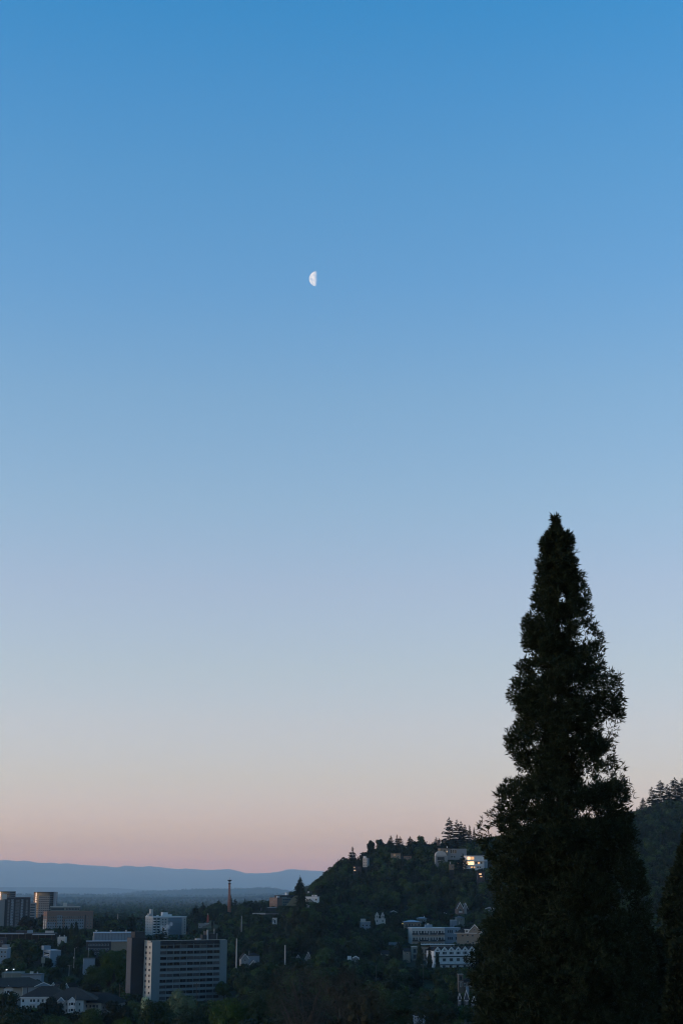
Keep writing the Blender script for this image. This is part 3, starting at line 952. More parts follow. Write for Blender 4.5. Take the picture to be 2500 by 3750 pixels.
gabled_house('small house with a white gable edge left of the dark tree behind the apartment wings', 187, 3598, 870, -18, 3.6, 8, 3.6, 2.2, OFFW, ROOFD, prot=(184, 200, 3597, 3622))
gabled_house('pale green narrow house half hidden by the dark tree behind the apartment wings', 208, 3606, 860, 24, 3.4, 8, 3.0, 2.0, GREYG, ROOFD, trim=None, prot=(206, 222, 3604, 3626))
gabled_house('small white-gabled house right of the dark tree behind the apartment wings', 236, 3601, 850, -22, 3.4, 8, 3.6, 2.4, GREYW, ROOFD, prot=(236, 260, 3600, 3632))

# ---- ridge in the middle


def ridge_brick():
    Y = 1800
    W = span(1015, Y, R(30), 1085)
    o, h = root('apartment_block', 'tan brick block with a long dark wing on the ridge left of the tall firs', 'building', 1015, 3287, Y, 30, (980, 1080, 3270, 3322), w=W, d=19)
    D = 19
    mbox(o, 'end_wall', BRICKT, 0, W * .25, 0, D, 0, h)
    mbox(o, 'wall', GREYG, W * .25, W, .4, D, 0, h - .5)
    mbox(o, 'upper_storey', DARK, W * .22, W, 3, D - 2, h, h + 2.6)
    mbox(o, 'penthouse', WHITE, W * .62, W * .72, 6, 10, h + 2.6, h + 5.6)
    mbox(o, 'chimney', WHITE, W * .05, W * .16, 2, 4, h, h + 1.5)
    wgrid(o, 'L', W, fr(1, D - 1, 4), [h - 1.9 - 3 * k for k in range(4)], 1.6, 1.4, [GLASS, CURT], FRAME, 0)
    wgrid(o, 'F', W, fr(W * .3, W, 7), [h - 2.2 - 3 * k for k in range(3)], 1.6, 1.4, GLASSB, FRAMED, 0, joined=True, off=-.38)
    o, h = root('terrace_building', 'dark stepped building with pale slab edges below the tan brick block', 'building', 958, 3325, 1740, 8, (955, 1000, 3322, 3342), w=22, d=10)
    W = 22
    mbox(o, 'wall', DARK, 0, W, 0, 10, 0, h)
    mbox(o, 'roof_edge', ROOFL, W * .3, W + 2, -.3, 6, h, h + .6)
    mbox(o, 'lower_roof', ROOFM, -3, W + 3, -6, -.02, h - 4.4, h - 3.6)
    mbox(o, 'lower_wall', BROWN, -2, W + 2, -5, -.03, 0, h - 4.5)
    o, h = root('parking_structure', 'long flat roof with a pale edge on the middle ridge', 'building', 924, 3344, 1500, 0, (922, 1018, 3340, 3352), w=24, d=14)
    W = 24.5
    mbox(o, 'wall', BROWN, .6, W, 1, 14, 0, h - 1.3)
    mbox(o, 'roof_edge', OFFW, 0, W * .51, 0, 14, h - 1.2, h)
    mbox(o, 'roof_edge', ROOFM, W * .51, W, .1, 14, h - 1.2, h - .05)
    for x in fr(0, W, 6): mbox(o, 'column', DARK, x - .2, x + .2, .3, .7, 0, h - 1.25)
    o, h = root('house', 'tiny white-walled house below the long pale flat roof', 'house', 997, 3361, 1400, 0, (995, 1014, 3358, 3390), w=4.2, d=6)
    mbox(o, 'wall', WHITE, 0, 4.0, 0, 6, 0, h); mbox(o, 'roof', ROOFD, -.2, 4.2, -.3, 6, h, h + .3)
    window(o, 'F', 4, 1.0, h - 2.2, .9, 2.4, GLASS, FRAMED, 0); window(o, 'F', 4, 2.4, h - 3.4, .9, 3.0, GLASS, FRAMED, 0)


ridge_brick()


def white_on_slope():
    o, h = root('house', 'white flat-topped house with a dark gabled porch beside the tall firs on the slope', 'house', 1118, 3284, 1250, -8, (1116, 1166, 3278, 3308), w=10, d=8)
    mbox(o, 'wall', WHITE, 0, 10, 0, 8, h - 4.6, h); mbox(o, 'lower_wall', DARK, .2, 9.8, .2, 8, 0, h - 4.6)
    mbox(o, 'upper_storey', WHITE, 5.0, 8.4, 1.5, 6, h, h + 1.4)
    mbox(o, 'roof', ROOFL, -.2, 10.3, -.3, 8, h - .1, h + .2)
    m = M(); m.tri_wall(.4, 7, -2.5, 0, h - 4.4, 2.6); m.build('porch', GREYG, o)
    m = M(); m.gable(0, 7.4, -2.8, 0, h - 4.6, 2.9, .2); m.build('porch_roof', ROOFD, o)
    mbox(o, 'porch_wall', DARK, .6, 6.8, -2.4, -.02, 0, h - 4.4)
    wgrid(o, 'F', 10, [1.3, 8.6], [h - 2.2], 1.4, 1.4)
    window(o, 'F', 10, 6.6, h + .7, 1.2, .8).location.y = 1.5
    o, h = root('shed', 'small white shed roof just under the white house by the firs', 'shed', 1109, 3313, 1180, 0, (1108, 1134, 3311, 3322), w=5, d=4)
    m = M(); m.gable(0, 5, 0, 4, h - .8, .8, .15, 'y'); m.build('roof', ROOFL, o); mbox(o, 'wall', GREYW, .4, 4.6, .3, 3.7, 0, h - .85)
    o, h = root('shed', 'tiny white hut upslope of the tall firs', 'shed', 1126, 3264, 1330, 0, (1124, 1132, 3262, 3275), w=1.8, d=3)
    mbox(o, 'wall', OFFW, 0, 1.5, 0, 3, 0, h); mbox(o, 'roof', ROOFM, -.1, 1.6, -.1, 3, h, h + .2)


white_on_slope()


# ---- hilltop houses
def hilltop():
    Y = 1400
    W = 19.5
    o, h = root('modern_house', 'white three-storey modern house with windows glinting orange with sunrise near the giant conifer', 'house', 1708, 3134, Y, 12, (1700, 1786, 3128, 3183), w=W, d=12)
    mbox(o, 'wall', WHITE, 0, W * .82, 0, 11, 0, h)
    mbox(o, 'side_wing', LBLUE, W * .82, W, 1.0, 9, 0, h - 3.4)
    mbox(o, 'floor_band', TRIM, -1.6, W * .92, -1.2, -.02, h - 4.7, h - 4.1)
    mbox(o, 'floor_band', TRIM, -.4, W * .80, -.9, -.02, h - 8.6, h - 8.1)
    mbox(o, 'roof', ROOFL, -.3, W * .84, -.4, 11, h, h + .35)
    mbox(o, 'left_wing', WHITE, -1.6, -.02, .6, 8, 0, h - 4.7)
    for (x, z, w, hh, g) in ((1.8, h - 2.1, 3.0, 2.9, GLINTW), (5.2, h - 2.1, 3.2, 2.9, GLINT), (1.3, h - 6.5, 2.4, 3.2, GLINTW), (4.7, h - 6.4, 4.0, 3.2, GLINTW), (8.6, h - 6.2, 2.2, 1.8, GLASS), (11.0, h - 6.2, 2.0, 1.8, GLINT), (13.4, h - 6.2, 1.6, 1.8, GLASS),
                              (4.4, h - 10.0, 2.2, 1.6, GLINT), (6.8, h - 10.0, 1.6, 1.6, GLINT), (10, h - 10.0, 1.6, 1.4, GLASS), (12.2, h - 10.0, 1.6, 1.4, GLASS)):
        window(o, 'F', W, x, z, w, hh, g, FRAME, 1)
    window(o, 'F', W, -.8, h - 6.6, 1.3, 1.8, GLINTW, FRAME, 0).location.y = .6
    gpart(o, 'deck_rail', TRIM, [(-1.5, W * .9, -1.2, -1.14, h - 3.4, h - 3.3)])
    # domed house
    Y = 1440
    o, h = root('modern_house', 'grey hilltop mansion with a pale domed wing beneath the tallest firs', 'house', 1611, 3107, Y, 8, (1586, 1714, 3096, 3156), w=24, d=12)
    W = 25
    mbox(o, 'wall', TAN, 0, 7.2, 0, 10, h - 6.5, h)
    mbox(o, 'terrace', GREYW, -5.5, 5.6, -6, -.02, 0, h - 6.6)
    gpart(o, 'terrace_opening', DARK, [(-4.2, 2.4, -6.1, -6.02, h - 10.5, h - 7.9)])
    m = M()
    n = 14
    ring = [(-.6 - 5.0 * math.cos(math.pi * k / n), 4.2 * math.sin(math.pi * k / n)) for k in range(n + 1)]
    vs2 = [(x, -6.2, h - 6.6 + z) for x, z in ring] + [(x, -.2, h - 6.6 + z) for x, z in ring]
    m.add(vs2, [(k, k + 1, n + 2 + k, n + 1 + k) for k in range(n)] + [tuple(range(n + 1))[::-1], tuple(range(n + 1, 2 * n + 2))])
    m.build('dome', OFFW, o)
    mbox(o, 'wing', GREYW, 7.25, W, 1.4, 12, h - 10, h - .2)
    mbox(o, 'roof', ROOFM, -.4, 9.2, -.6, 10, h, h + .4)
    mbox(o, 'chimney', WHITE, 6.6, 7.2, 2, 3, h + .4, h + 2.0)
    for (x, z, w, hh, g) in ((3.6, h - 1.9, 1.0, 2.0, GLASS), (4.8, h - 1.9, 1.0, 2.0, GLASS), (6.2, h - 2.8, .8, 1.2, GLINTW)):
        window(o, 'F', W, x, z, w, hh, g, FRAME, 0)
    for (x, z, w, hh) in ((10.5, h - 2.6, 1.6, 3.4), (12.6, h - 2.6, 1.6, 3.4), (14.6, h - 2.6, 1.6, 3.4), (11, h - 7.4, 1.8, 1.8), (13.4, h - 7.4, 1.8, 1.8)):
        window(o, 'F', W, x, z, w, hh, GLASS, FRAME, 0).location.y = 1.4
    # pink house with glinting windows, left
    Y = 1500
    o, h = root('house', 'low hillside house with windows glinting warm with sunrise under the hilltop trees', 'house', 1432, 3125, Y, 0, (1428, 1506, 3118, 3146), w=20, d=8)
    mbox(o, 'wall', TAN, 0, 9, 0, 8, 0, h); mbox(o, 'right_wing', BRICKT, 12, 19.4, 0, 6, 0, h - 2.4)
    mbox(o, 'link', DARK, 9, 12, 1, 6, 0, h - 3)
    mbox(o, 'roof', ROOFD, -.5, 9.5, -.6, 8, h, h + .5); mbox(o, 'roof', ROOFD, 9.6, 19.8, -.6, 6, h - 2.4, h - 2.0)
    window(o, 'F', 20, 3.0, h - 1.6, 1.6, .9, GLINT, FRAME, 1)
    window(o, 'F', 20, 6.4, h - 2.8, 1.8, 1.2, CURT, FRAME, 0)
    window(o, 'F', 20, 2.4, h - 4.6, 2.0, .6, GLINT, FRAME, 1)
    for x in (13.6, 15.4, 17.2): window(o, 'F', 20, x, h - 4.0, 1.2, 1.2, CURT, FRAME, 0)
    # little tower house
    Y = 1520
    o, h = root('tower_house', 'narrow pale tower house standing on the left shoulder of the hill', 'house', 1328, 3142, Y, -20, (1325, 1346, 3136, 3176), w=4.6, d=6)
    mbox(o, 'wall', OFFW, 0, 4.4, 0, 6, h - 8.6, h); mbox(o, 'lower_wall', DARK, .1, 4.3, .1, 6, 0, h - 8.6); mbox(o, 'upper_storey', WHITE, .2, 2.4, .5, 4, h, h + 1.6); mbox(o, 'roof', ROOFL, -.1, 4.6, -.1, 6, h - .1, h + .15)
    wgrid(o, 'F', 4.4, [1.2, 3.0], [h - 1.9, h - 4.4, h - 6.9], .8, 1.2)
    # house with glinting windows below it
    o, h = root('house', 'small dark house with bright yellow windows left of the pale tower house', 'house', 1293, 3172, 1480, 0, (1290, 1322, 3168, 3196), w=8, d=6)
    mbox(o, 'wall', BROWN, 0, 7.6, 0, 6, 0, h); mbox(o, 'roof', ROOFD, -.4, 8, -.5, 6, h, h + .4)
    window(o, 'F', 8, 1.1, h - 1.1, .9, .8, GLINTW, FRAME, 0); window(o, 'F', 8, 1.4, h - 3.8, 1.8, .8, GLINTW, FRAME, 1); window(o, 'F', 8, 5.4, h - 1.3, 1.4, 1.0, CURT, FRAME, 0)
    # bright pair of windows under the white house
    o, h = root('house', 'dark house mostly hidden by trees with one blazing window below the white modern house', 'house', 1746, 3192, 1330, 0, (1744, 1772, 3190, 3216), w=6.5, d=6)
    mbox(o, 'wall', BROWN, 0, 6.2, 0, 6, 0, h); mbox(o, 'roof', ROOFD, -.4, 6.6, -.5, 6, h, h + .35)
    window(o, 'F', 6, 2.6, h - 2.0, 2.2, .9, GLINTW, FRAME, 1); window(o, 'F', 6, 3.2, h - 4.2, 2.0, .8, GLINT, FRAME, 0)
    # pink chimney-like house
    o, h = root('house', 'small pinkish house with a chimney left of the white modern house', 'house', 1645, 3166, 1390, 0, (1642, 1662, 3158, 3186), w=4.4, d=5)
    mbox(o, 'wall', TAN, 0, 4.0, 0, 5, h - 4.6, h); mbox(o, 'lower_wall', DARK, .1, 3.9, .1, 5, 0, h - 4.6); mbox(o, 'roof', ROOFM, -.2, 4.2, -.3, 5, h, h + .3); mbox(o, 'chimney', OFFW, .3, 1.1, 1, 2, h + .3, h + 2.4)
    window(o, 'F', 4, 2.6, h - 2.2, 1.4, 2.0, CURT, FRAME, 1)
    o, h = root('house', 'dark cabin with a string of small sun-glinting windows left of the white modern house', 'house', 1673, 3158, 1420, 0, (1672, 1690, 3157, 3166), w=4.4, d=4)
    mbox(o, 'wall', BROWN, 0, 4.2, 0, 4, 0, h); mbox(o, 'roof', ROOFD, -.2, 4.4, -.3, 4, h, h + .3)
    for x in (.8, 2.0, 3.3): window(o, 'F', 4, x, h - 1.0, .6, .5, GLINT, FRAME, 0)
    o, h = root('house', 'pale house fragment on the skyline left of the tallest firs', 'house', 1600, 3076, 1560, 0, (1598, 1612, 3072, 3098), w=3, d=5)
    mbox(o, 'wall', BRICKT, 0, 3, 0, 5, 0, h); mbox(o, 'chimney', BRICKT, 1.8, 2.4, 1, 2, h, h + 1.6); m = M(); m.gable(-.3, 3.3, -.3, 5, h, 1.1, .15); m.build('roof', ROOFD, o)


hilltop()


# ---- hillside below
def hillside():
    Y = 1100
    W = span(1507, Y, R(8), 1626)
    o, h = root('apartment_block', 'long white four-storey apartment block with black balconies and a blue right end', 'apartment building', 1507, 3400, Y, 8, (1500, 1684, 3388, 3462), w=W + 10, d=14)
    mbox(o, 'wall', OFFW, 0, W, 0, 14, 0, h)
    mbox(o, 'parapet', WHITE, -.2, W + .1, -.25, 14, h, h + .5)
    mbox(o, 'right_wall', LBLUE, W + .02, W + 11.5, 1.6, 14, h - 5.0, h + .1, label='pale blue wall of the block')
    mbox(o, 'right_lower_wall', BLUEG, W + .03, W + 11.4, 1.8, 14, 0, h - 5.02)
    mbox(o, 'roof_edge', ROOFL, W + .02, W + 11.6, 1.5, 14, h + .1, h + .4)
    mbox(o, 'penthouse', LBLUE, W * .46, W * .66, 4, 9, h + .5, h + 2.4)
    m = M(); m.cyl((W * .54, 5, h + 2.4), (W * .54, 5, h + 3.4), .9, .6, 10); m.build('roof_vent', OFFW, o)
    zs = [h - 2.6, h - 7.0, h - 11.0]
    xs = fr(W * .02, W * .98, 11)
    for i, z in enumerate(zs):
        for j, x in enumerate(xs):
            window(o, 'F', W, x, z, 1.15 if j % 3 else 1.7, 2.0, random.choice([GLASS, GLASS, CURT]), FRAME, 1)
    for z in zs[:2]:
        gpart(o, 'balcony_slab', GREYW, [(0, W, -1.5, -.1, z - 1.7, z - 1.5)])
        for (a, b) in ((.0, .18), (.22, .46), (.54, .74), (.78, 1.0)):
            gpart(o, 'balcony_rail', RAIL, [(W * a, W * b, -1.5, -1.44, z - 1.5, z - .6)])
        for j in range(5): gpart(o, 'planter', ROOFB, [(W * (.06 + .2 * j), W * (.10 + .2 * j), -1.4, -.9, z - 1.5, z - .8)])
    for x in (W + 3.0, W + 4.4, W + 5.6, W + 8.5):
        for z in (h - 2.2, h - 6.8): window(o, 'F', 0, x, z, .9, 1.8, GLASSB, FRAMED, 0).location.y = 1.6
    # tan house to the right
    o, h = root('house', 'tan house with a steep gable and white dormer beside the long white block', 'house', 1672, 3417, 1060, -6, (1668, 1750, 3388, 3460), w=15, d=10)
    mbox(o, 'wall', TAN, 0, 15, 0, 10, 0, h)
    m = M(); m.hip(-1.8, 16, -1.0, 11, h, 3.4); m.build('roof', ROOFD, o)
    mbox(o, 'eaves', TRIM, -1.9, 16, -1.15, -1.0, h - .15, h + .15)
    m = M(); m.tri_wall(7.2, 16.5, -.6, 4, h + .2, 4.9); m.build('gable', TAN, o)
    gable_roof(o, 6.9, 16.8, -.9, 4.2, h + .1, 5.3, .3)
    mbox(o, 'dormer', CREAM, 5.2, 8.0, -.7, 2, h + .2, h + 2.2); mbox(o, 'dormer_roof', TRIM, 4.9, 8.3, -1, 2.2, h + 2.2, h + 2.45)
    window(o, 'F', 15, 6.6, h + 1.3, 1.5, 1.0).location.y = -.7
    window(o, 'F', 15, 11.8, h + 2.2, .9, 1.4).location.y = -.6
    for (x, z) in ((3.8, h - 1.6), (7.0, h - 1.4), (10.4, h - 1.6), (7.2, h - 5.5), (10.6, h - 6.2)): window(o, 'F', 15, x, z, 1.3, 1.5)
    # grey / green apartments
    Y = 1010
    o, h = root('apartment_block', 'grey-green apartment block with a thin white roof line behind two dark columnar trees', 'apartment building', 1509, 3468, Y, 2, (1505, 1600, 3456, 3545), w=14, d=10)
    mbox(o, 'wall', GREYG, 0, 3.6, .8, 10, 0, h); mbox(o, 'wall', TAN, 3.62, 12.4, 0, 10, 0, h)
    mbox(o, 'right_wall', BLUEG, 12.42, 27, 1.5, 12, 0, h + 1.2, label='dark blue-grey wing rising to the right')
    mbox(o, 'roof_edge', OFFW, -.2, 4.0, .5, 8, h, h + .3); mbox(o, 'roof_edge', OFFW, 5.6, 27.2, -.3, 12, h + 1.2, h + 1.5)
    for z in (h - 2.4, h - 6.0, h - 9.6, h - 13.2):
        window(o, 'F', 14, 1.6, z, 1.7, 2.3, GLASSB, FRAMED, 0).location.y = .8
        window(o, 'F', 14, 6.2, z, 1.3, 2.0, GLASS, FRAMED, 0)
        window(o, 'F', 14, 9.6, z, 3.2, 2.3, GLASS, FRAMED, 1)
    for z in (h - 4.2, h - 7.8, h - 11.4): gpart(o, 'balcony_slab', GREYW, [(5.0, 12.2, -1.1, -.02, z, z + .25), (.1, 3.4, -.4, .78, z, z + .25)])
    # terrace of six white gables
    Y = 960
    W = span(1586, Y, R(22), 1735); n = 6
    o, h = root('row_house', 'white terrace with six matching peaked gables beside the giant conifer', 'row house', 1586, 3483, Y, 22, (1584, 1740, 3455, 3548), w=W, d=11)
    bw = W / n
    mbox(o, 'wall', WHITE, 0, W, 0, 10, 0, h)
    m = M(); m.gable(-.2, W + .4, 1.5, 10, h, 2.0, .2, 'x'); m.build('main_roof', ROOFD, o)
    mbox(o, 'pent_roof', ROOFD, -.1, W, -1.0, -.02, h - 3.6, h - 3.1)
    for k in range(n):
        x0, x1 = k * bw + .06, (k + 1) * bw - .06; xm = (x0 + x1) / 2
        up = .0
        mbox(o, 'bay', WHITE, x0, x1, -.9, -.02, h - 2.9, h)
        m = M(); m.tri_wall(x0, x1, -.88, 3.2, h, 2.1); m.build('gable', WHITE, o)
        gable_roof(o, x0 - .05, x1 + .05, -1.25, 3.4, h - .1, 2.25, .26)
        m = M(); m.tri_wall(xm - .7, xm + .7, -.96, -.89, h + .25, .8); m.build('attic_window', GLASS, o)
        for dx_ in (-.95, 0, .95):
            window(o, 'F', 0, xm + dx_, h - 1.25, .8 if dx_ else 1.0, 1.6, GLASS, FRAME, 0).location.y = -.9
        mbox(o, 'lower_bay', WHITE, x0 + .1, x1 - .1, -.7, -.01, h - 7.6, h - 3.7)
        window(o, 'F', 0, xm, h - 5.2, 2.3, 1.9, random.choice([GLASS, GLASS, CURT]), FRAME, 2).location.y = -.7
        mbox(o, 'canopy', ROOFM, x0, x1, -1.2, -.72, h - 8.0, h - 7.7)
        window(o, 'F', 0, xm, h - 9.3, 1.9, 1.9, GLASS, FRAME, 1)
        gpart(o, 'garden_wall', GREYW, [(x0, x1, -2.2, -2.0, 0, h - 10.6)])
    # two white-roofed flats left of the long block
    o, h = root('apartment_block', 'low balconied apartment house with a bright pale hip roof left of the long white block', 'house', 1481, 3377, 1165, 4, (1478, 1545, 3366, 3404), w=13, d=9)
    mbox(o, 'wall', TAN, 0, 12, 0, 9, 0, h); m = M(); m.hip(-1, 12.6, -1, 10, h, 1.5); m.build('roof', ROOFL, o)
    for z in (h - 1.8, h - 5.4):
        for x in (1.4, 3.6, 5.4, 8.0, 10.4): window(o, 'F', 12, x, z, 1.2, 1.7, random.choice([GLASS, CURT]), FRAME, 0)
        gpart(o, 'balcony_rail', FRAMED, [(.2, 11.8, -1.1, -1.04, z - 1.5, z - .7)]); gpart(o, 'balcony_slab', GREYW, [(.2, 11.8, -1.1, -.1, z - 1.7, z - 1.52)])
    o, h = root('house', 'small upper house with a bright flat roof behind the low pale-roofed apartment house', 'house', 1528, 3363, 1215, 2, (1526, 1562, 3356, 3376), w=7.5, d=7)
    mbox(o, 'wall', GREYG, 0, 7, 0, 7, 0, h); m = M(); m.hip(-.8, 7.8, -.8, 8, h, 1.0); m.build('roof', ROOFL, o); mbox(o, 'chimney', OFFW, 5.0, 5.6, 2, 3, h + .5, h + 1.8)
    for x in (1.6, 3.4, 5.2): window(o, 'F', 7, x, h - 1.8, 1.1, 1.6)
    # twin gables near (1690, 3310)
    Yg = 1235
    o, h = root('house', 'tall pale pink house with twin steep white-edged gables high on the slope', 'house', 1673, 3326, Yg, 10, (1668, 1712, 3306, 3350), w=7.4, d=7)
    mbox(o, 'wall', BRICKT, 0, 5.6, 0, 7, 0, h); mbox(o, 'right_wing', GREYW, 5.62, 8.0, 1.0, 7, 0, h)
    m = M(); m.tri_wall(0, 4.6, 0, 6, h, 4.0); m.build('gable', BRICKT, o)
    gable_roof(o, -.6, 5.2, -.4, 6, h - .8, 4.9, .45)
    m = M(); m.tri_wall(5.0, 8.0, .6, 6, h, 3.6); m.build('gable', GREYW, o)
    gable_roof(o, 4.8, 8.8, .2, 6, h - .8, 4.6, .45)
    window(o, 'F', 7, 2.4, h - 1.4, 2.0, 1.8, GLASS, FRAME, 1); window(o, 'F', 7, 2.3, h + 1.6, .8, .8)
    gpart(o, 'balcony_rail', TRIM, [(1.0, 3.8, -.9, -.84, h - 3.2, h - 2.5)])
    o, h = root('house', 'small blue-grey house on stilts below the twin-gabled pink house', 'house', 1653, 3370, 1180, 10, (1650, 1702, 3352, 3388), w=10, d=6)
    mbox(o, 'wall', BLUEG, 0, 4.0, 0, 6, 0, h); mbox(o, 'right_wing', GREYG, 4.02, 10, .6, 6, 0, h + 1.6)
    m = M(); m.hip(3.4, 10.6, 0, 7, h + 1.6, 1.5); m.build('roof', ROOFM, o); mbox(o, 'roof_edge', TRIM, -.2, 4.0, -.2, 6, h, h + .2)
    mbox(o, 'post', OFFW, 5.6, 6.0, -.3, .1, 0, h - 1); window(o, 'F', 10, 7.6, h + .2, 1.2, 1.2).location.y = .6
    # flat house group around 1330-1410
    o, h = root('house', 'pale flat-roofed modern house with a blue-grey front left of the twin pointed dormers', 'house', 1322, 3377, 1190, 6, (1314, 1364, 3366, 3402), w=9.5, d=8)
    mbox(o, 'wall', BLUEG, 0, 9, 0, 8, 0, h); mbox(o, 'roof', OFFW, -.3, 9.3, -.5, 8, h, h + .35); mbox(o, 'penthouse', OFFW, 0, 3.6, 1, 5, h + .35, h + 2.4)
    wgrid(o, 'F', 9, [1.4, 4.2, 7.0], [h - 2.4, h - 5.0], 1.4, 1.3)
    o, h = root('house', 'cream house with two narrow pointed white dormers on the lower hillside', 'house', 1372, 3364, 1200, 4, (1369, 1410, 3338, 3382), w=8.2, d=7)
    mbox(o, 'wall', OFFW, 0, 8, 0, 7, h - 4.0, h); mbox(o, 'porch', GREYW, -.3, 7.4, -1.5, -.02, h - 4.6, h - 3.9); mbox(o, 'lower_wall', DARK, .2, 7.6, .2, 7, 0, h - 4.0)
    for (a, b) in ((.2, 3.2), (4.6, 7.2)):
        mbox(o, 'dormer', OFFW, a + .3, b - .3, -.3, 3, h + .02, h + 2.2)
        m = M(); m.tri_wall(a + .3, b - .3, -.28, 3, h + 2.2, 2.0); m.build('gable', OFFW, o)
        gable_roof(o, a, b, -.6, 3.2, h + 2.0, 2.5, .24)
        window(o, 'F', 8, (a + b) / 2, h + 1.3, .9, 1.4).location.y = -.3
        window(o, 'F', 8, (a + b) / 2, h - 1.8, 1.0, 1.5)
    # scattered small houses
    gabled_house('small pale house with a low gable high in the wooded slope', 1426, 3335, 1290, 10, 6.4, 6, 2.4, 1.6, GREYG, ROOFM, prot=(1422, 1456, 3324, 3344), wins=((.3, 1.2), (.7, 1.2)))
    gabled_house('tiny cream house with two square windows between the dark trees on the upper slope', 1615, 3343, 1260, 0, 4.8, 5, 1.8, 1.0, CREAM, ROOFD, prot=(1614, 1632, 3340, 3349), wins=((.3, .9), (.7, .9)), ww=.8, wh=1.0)
    gabled_house('small pale house at the very edge of the giant conifer on the upper slope', 1776, 3322, 1240, 0, 7.0, 5, 2.6, 1.2, GREYW, ROOFD, prot=(1774, 1800, 3316, 3334), wins=((.25, 1.2), (.6, 1.2)))
    gabled_house('cream cottage half hidden by dark trees left of the grey-green apartments', 1397, 3482, 1010, 4, 5.0, 7, 4.4, 2.0, CREAM, ROOFD, trim=None, prot=(1394, 1420, 3474, 3502), wins=((.5, 1.6),), ww=2.0, wh=1.6, axis='x')
    gabled_house('tall narrow tan house between dark trees left of the grey-green apartments', 1480, 3474, 1000, 6, 3.6, 7, 7, 1.6, TAN, ROOFD, trim=None, prot=(1477, 1498, 3470, 3514), wins=((.5, 1.4),), axis='x')
    gabled_house('low grey house with a dark roof high behind the cream cottage', 1425, 3452, 1060, 0, 6.5, 6, 2.4, 1.8, GREYW, ROOFM, trim=None, prot=(1422, 1460, 3448, 3464), axis='x')
    o, h = root('house', 'small white house with a chimney box and a shallow gable in the dark wood', 'house', 1271, 3502, 960, 0, (1268, 1314, 3498, 3520), w=7.4, d=6)
    mbox(o, 'wall', GREYW, 0, 7, 0, 6, 0, h - 1.8); mbox(o, 'chimney_box', WHITE, .1, 2.4, -.3, 1.5, h - 2.0, h + .1)
    gable_roof(o, 3.0, 7.2, -.6, 5, h - 1.2, 1.1, .35); m = M(); m.tri_wall(3.3, 6.9, -.4, 5, h - 1.3, .9); m.build('gable', GREYW, o)
    mbox(o, 'corner_post', WHITE, 6.6, 7.2, -.6, -.2, h - 2.2, h - .9); mbox(o, 'roof', ROOFM, -.3, 7.4, -.2, 6, h - 1.85, h - 1.6)
    window(o, 'F', 7, 2.0, h - 3.4, 1.0, .8); window(o, 'F', 7, 4.6, h - 3.4, 1.0, .8)
    gabled_house('house with a sharp white triangular gable in the dark middle of the valley', 1119, 3486, 970, -14, 3.6, 6, 1.6, 3.6, GREYW, ROOFD, prot=(1104, 1128, 3484, 3520), wins=((.5, .8),))
    gabled_house('tiny white gable left of the sharp white triangular gable', 1085, 3497, 985, 8, 2.2, 5, 1.0, 1.6, GREYW, ROOFD, prot=(1083, 1094, 3496, 3512), wins=())
    gabled_house('dark-roofed house with a pale upper gable right of the tall white pole', 884, 3494, 930, 10, 4.4, 10, 2.8, 2.6, GREYW, ROOFD, prot=(876, 902, 3490, 3508), wins=((.5, .9),))
    gabled_house('dark-roofed house with a white triangular truss gable near the tall white pole', 916, 3517, 900, 6, 3.8, 9, 2.0, 2.2, GREYW, ROOFD, prot=(910, 936, 3512, 3530), wins=((.5, .9),))
    o, h = root('house', 'wide dark house with a tall pale vent pipe behind the triangular truss gable', 'house', 908, 3500, 950, 6, (905, 945, 3486, 3515), w=8, d=7)
    mbox(o, 'wall', BLUEG, 0, 7, 0, 7, 0, h); m = M(); m.hip(-.5, 7.5, -.5, 7.5, h, 1.8); m.build('roof', ROOFD, o); mbox(o, 'vent_pipe', OFFW, .7, .95, 2, 2.3, h, h + 2.6)
    # brown house with turret by the conifer, white A gables below
    Y = 600
    o, h = root('house', 'brown house with a square turret and white trim at the left edge of the sequoia', 'house', 1677, 3569, Y, 4, (1674, 1732, 3564, 3622), w=7, d=7)
    mbox(o, 'turret', SHINGLE, 0, 1.8, 0, 2.5, 0, h); mbox(o, 'turret_cornice', GREYW, -.1, 1.9, -.1, 2.6, h, h + .18)
    mbox(o, 'wall', SHINGLE, 1.82, 6.0, .3, 7, 0, h - 2.6)
    m = M(); m.hip(1.4, 6.4, -.1, 7.4, h - 2.6, 1.2); m.build('roof', ROOFD, o)
    mbox(o, 'corner_trim', GREYW, -.05, .06, -.06, .0, h - 5.6, h); mbox(o, 'corner_trim', GREYW, 3.3, 3.4, .2, .3, h - 5.6, h - 2.6); mbox(o, 'string_course', GREYW, -.06, 1.9, -.08, .0, h - 2.7, h - 2.5)
    window(o, 'F', 7, .95, h - 1.3, .8, 1.5, GLASS, FRAMED, 0); window(o, 'F', 7, .95, h - 3.7, .7, 1.6); window(o, 'F', 7, 2.45, h - 3.7, .85, 1.1).location.y = .3
    window(o, 'F', 7, 4.6, h - 3.8, .7, 1.3, CURT).location.y = .3
    Y = 520
    for (px, py, w, hh, lb) in ((1677, 3639, .9, 1.5, 'smallest of the white pointed gables under the brown turreted house'), (1699, 3640, 1.4, 2.4, 'steep white A-shaped gable with a blue chimney panel below the brown turreted house'),
                                (1726, 3655, 1.5, 1.9, 'white porch gable touching the giant conifer, below the brown turreted house')):
        o, h = root('cottage', lb, 'house', px, py + 14, Y, 0, (px - 2, px + 14, py, py + 32), w=w, d=3)
        mbox(o, 'wall', SLATE, 0, w, 0, 3, 0, h - .3)
        m = M(); m.tri_wall(0, w, .02, 3, h - .3, hh); m.build('gable', SLATE, o)
        gable_roof(o, -.15, w + .15, -.25, 3, h - .5, hh + .3, .2)
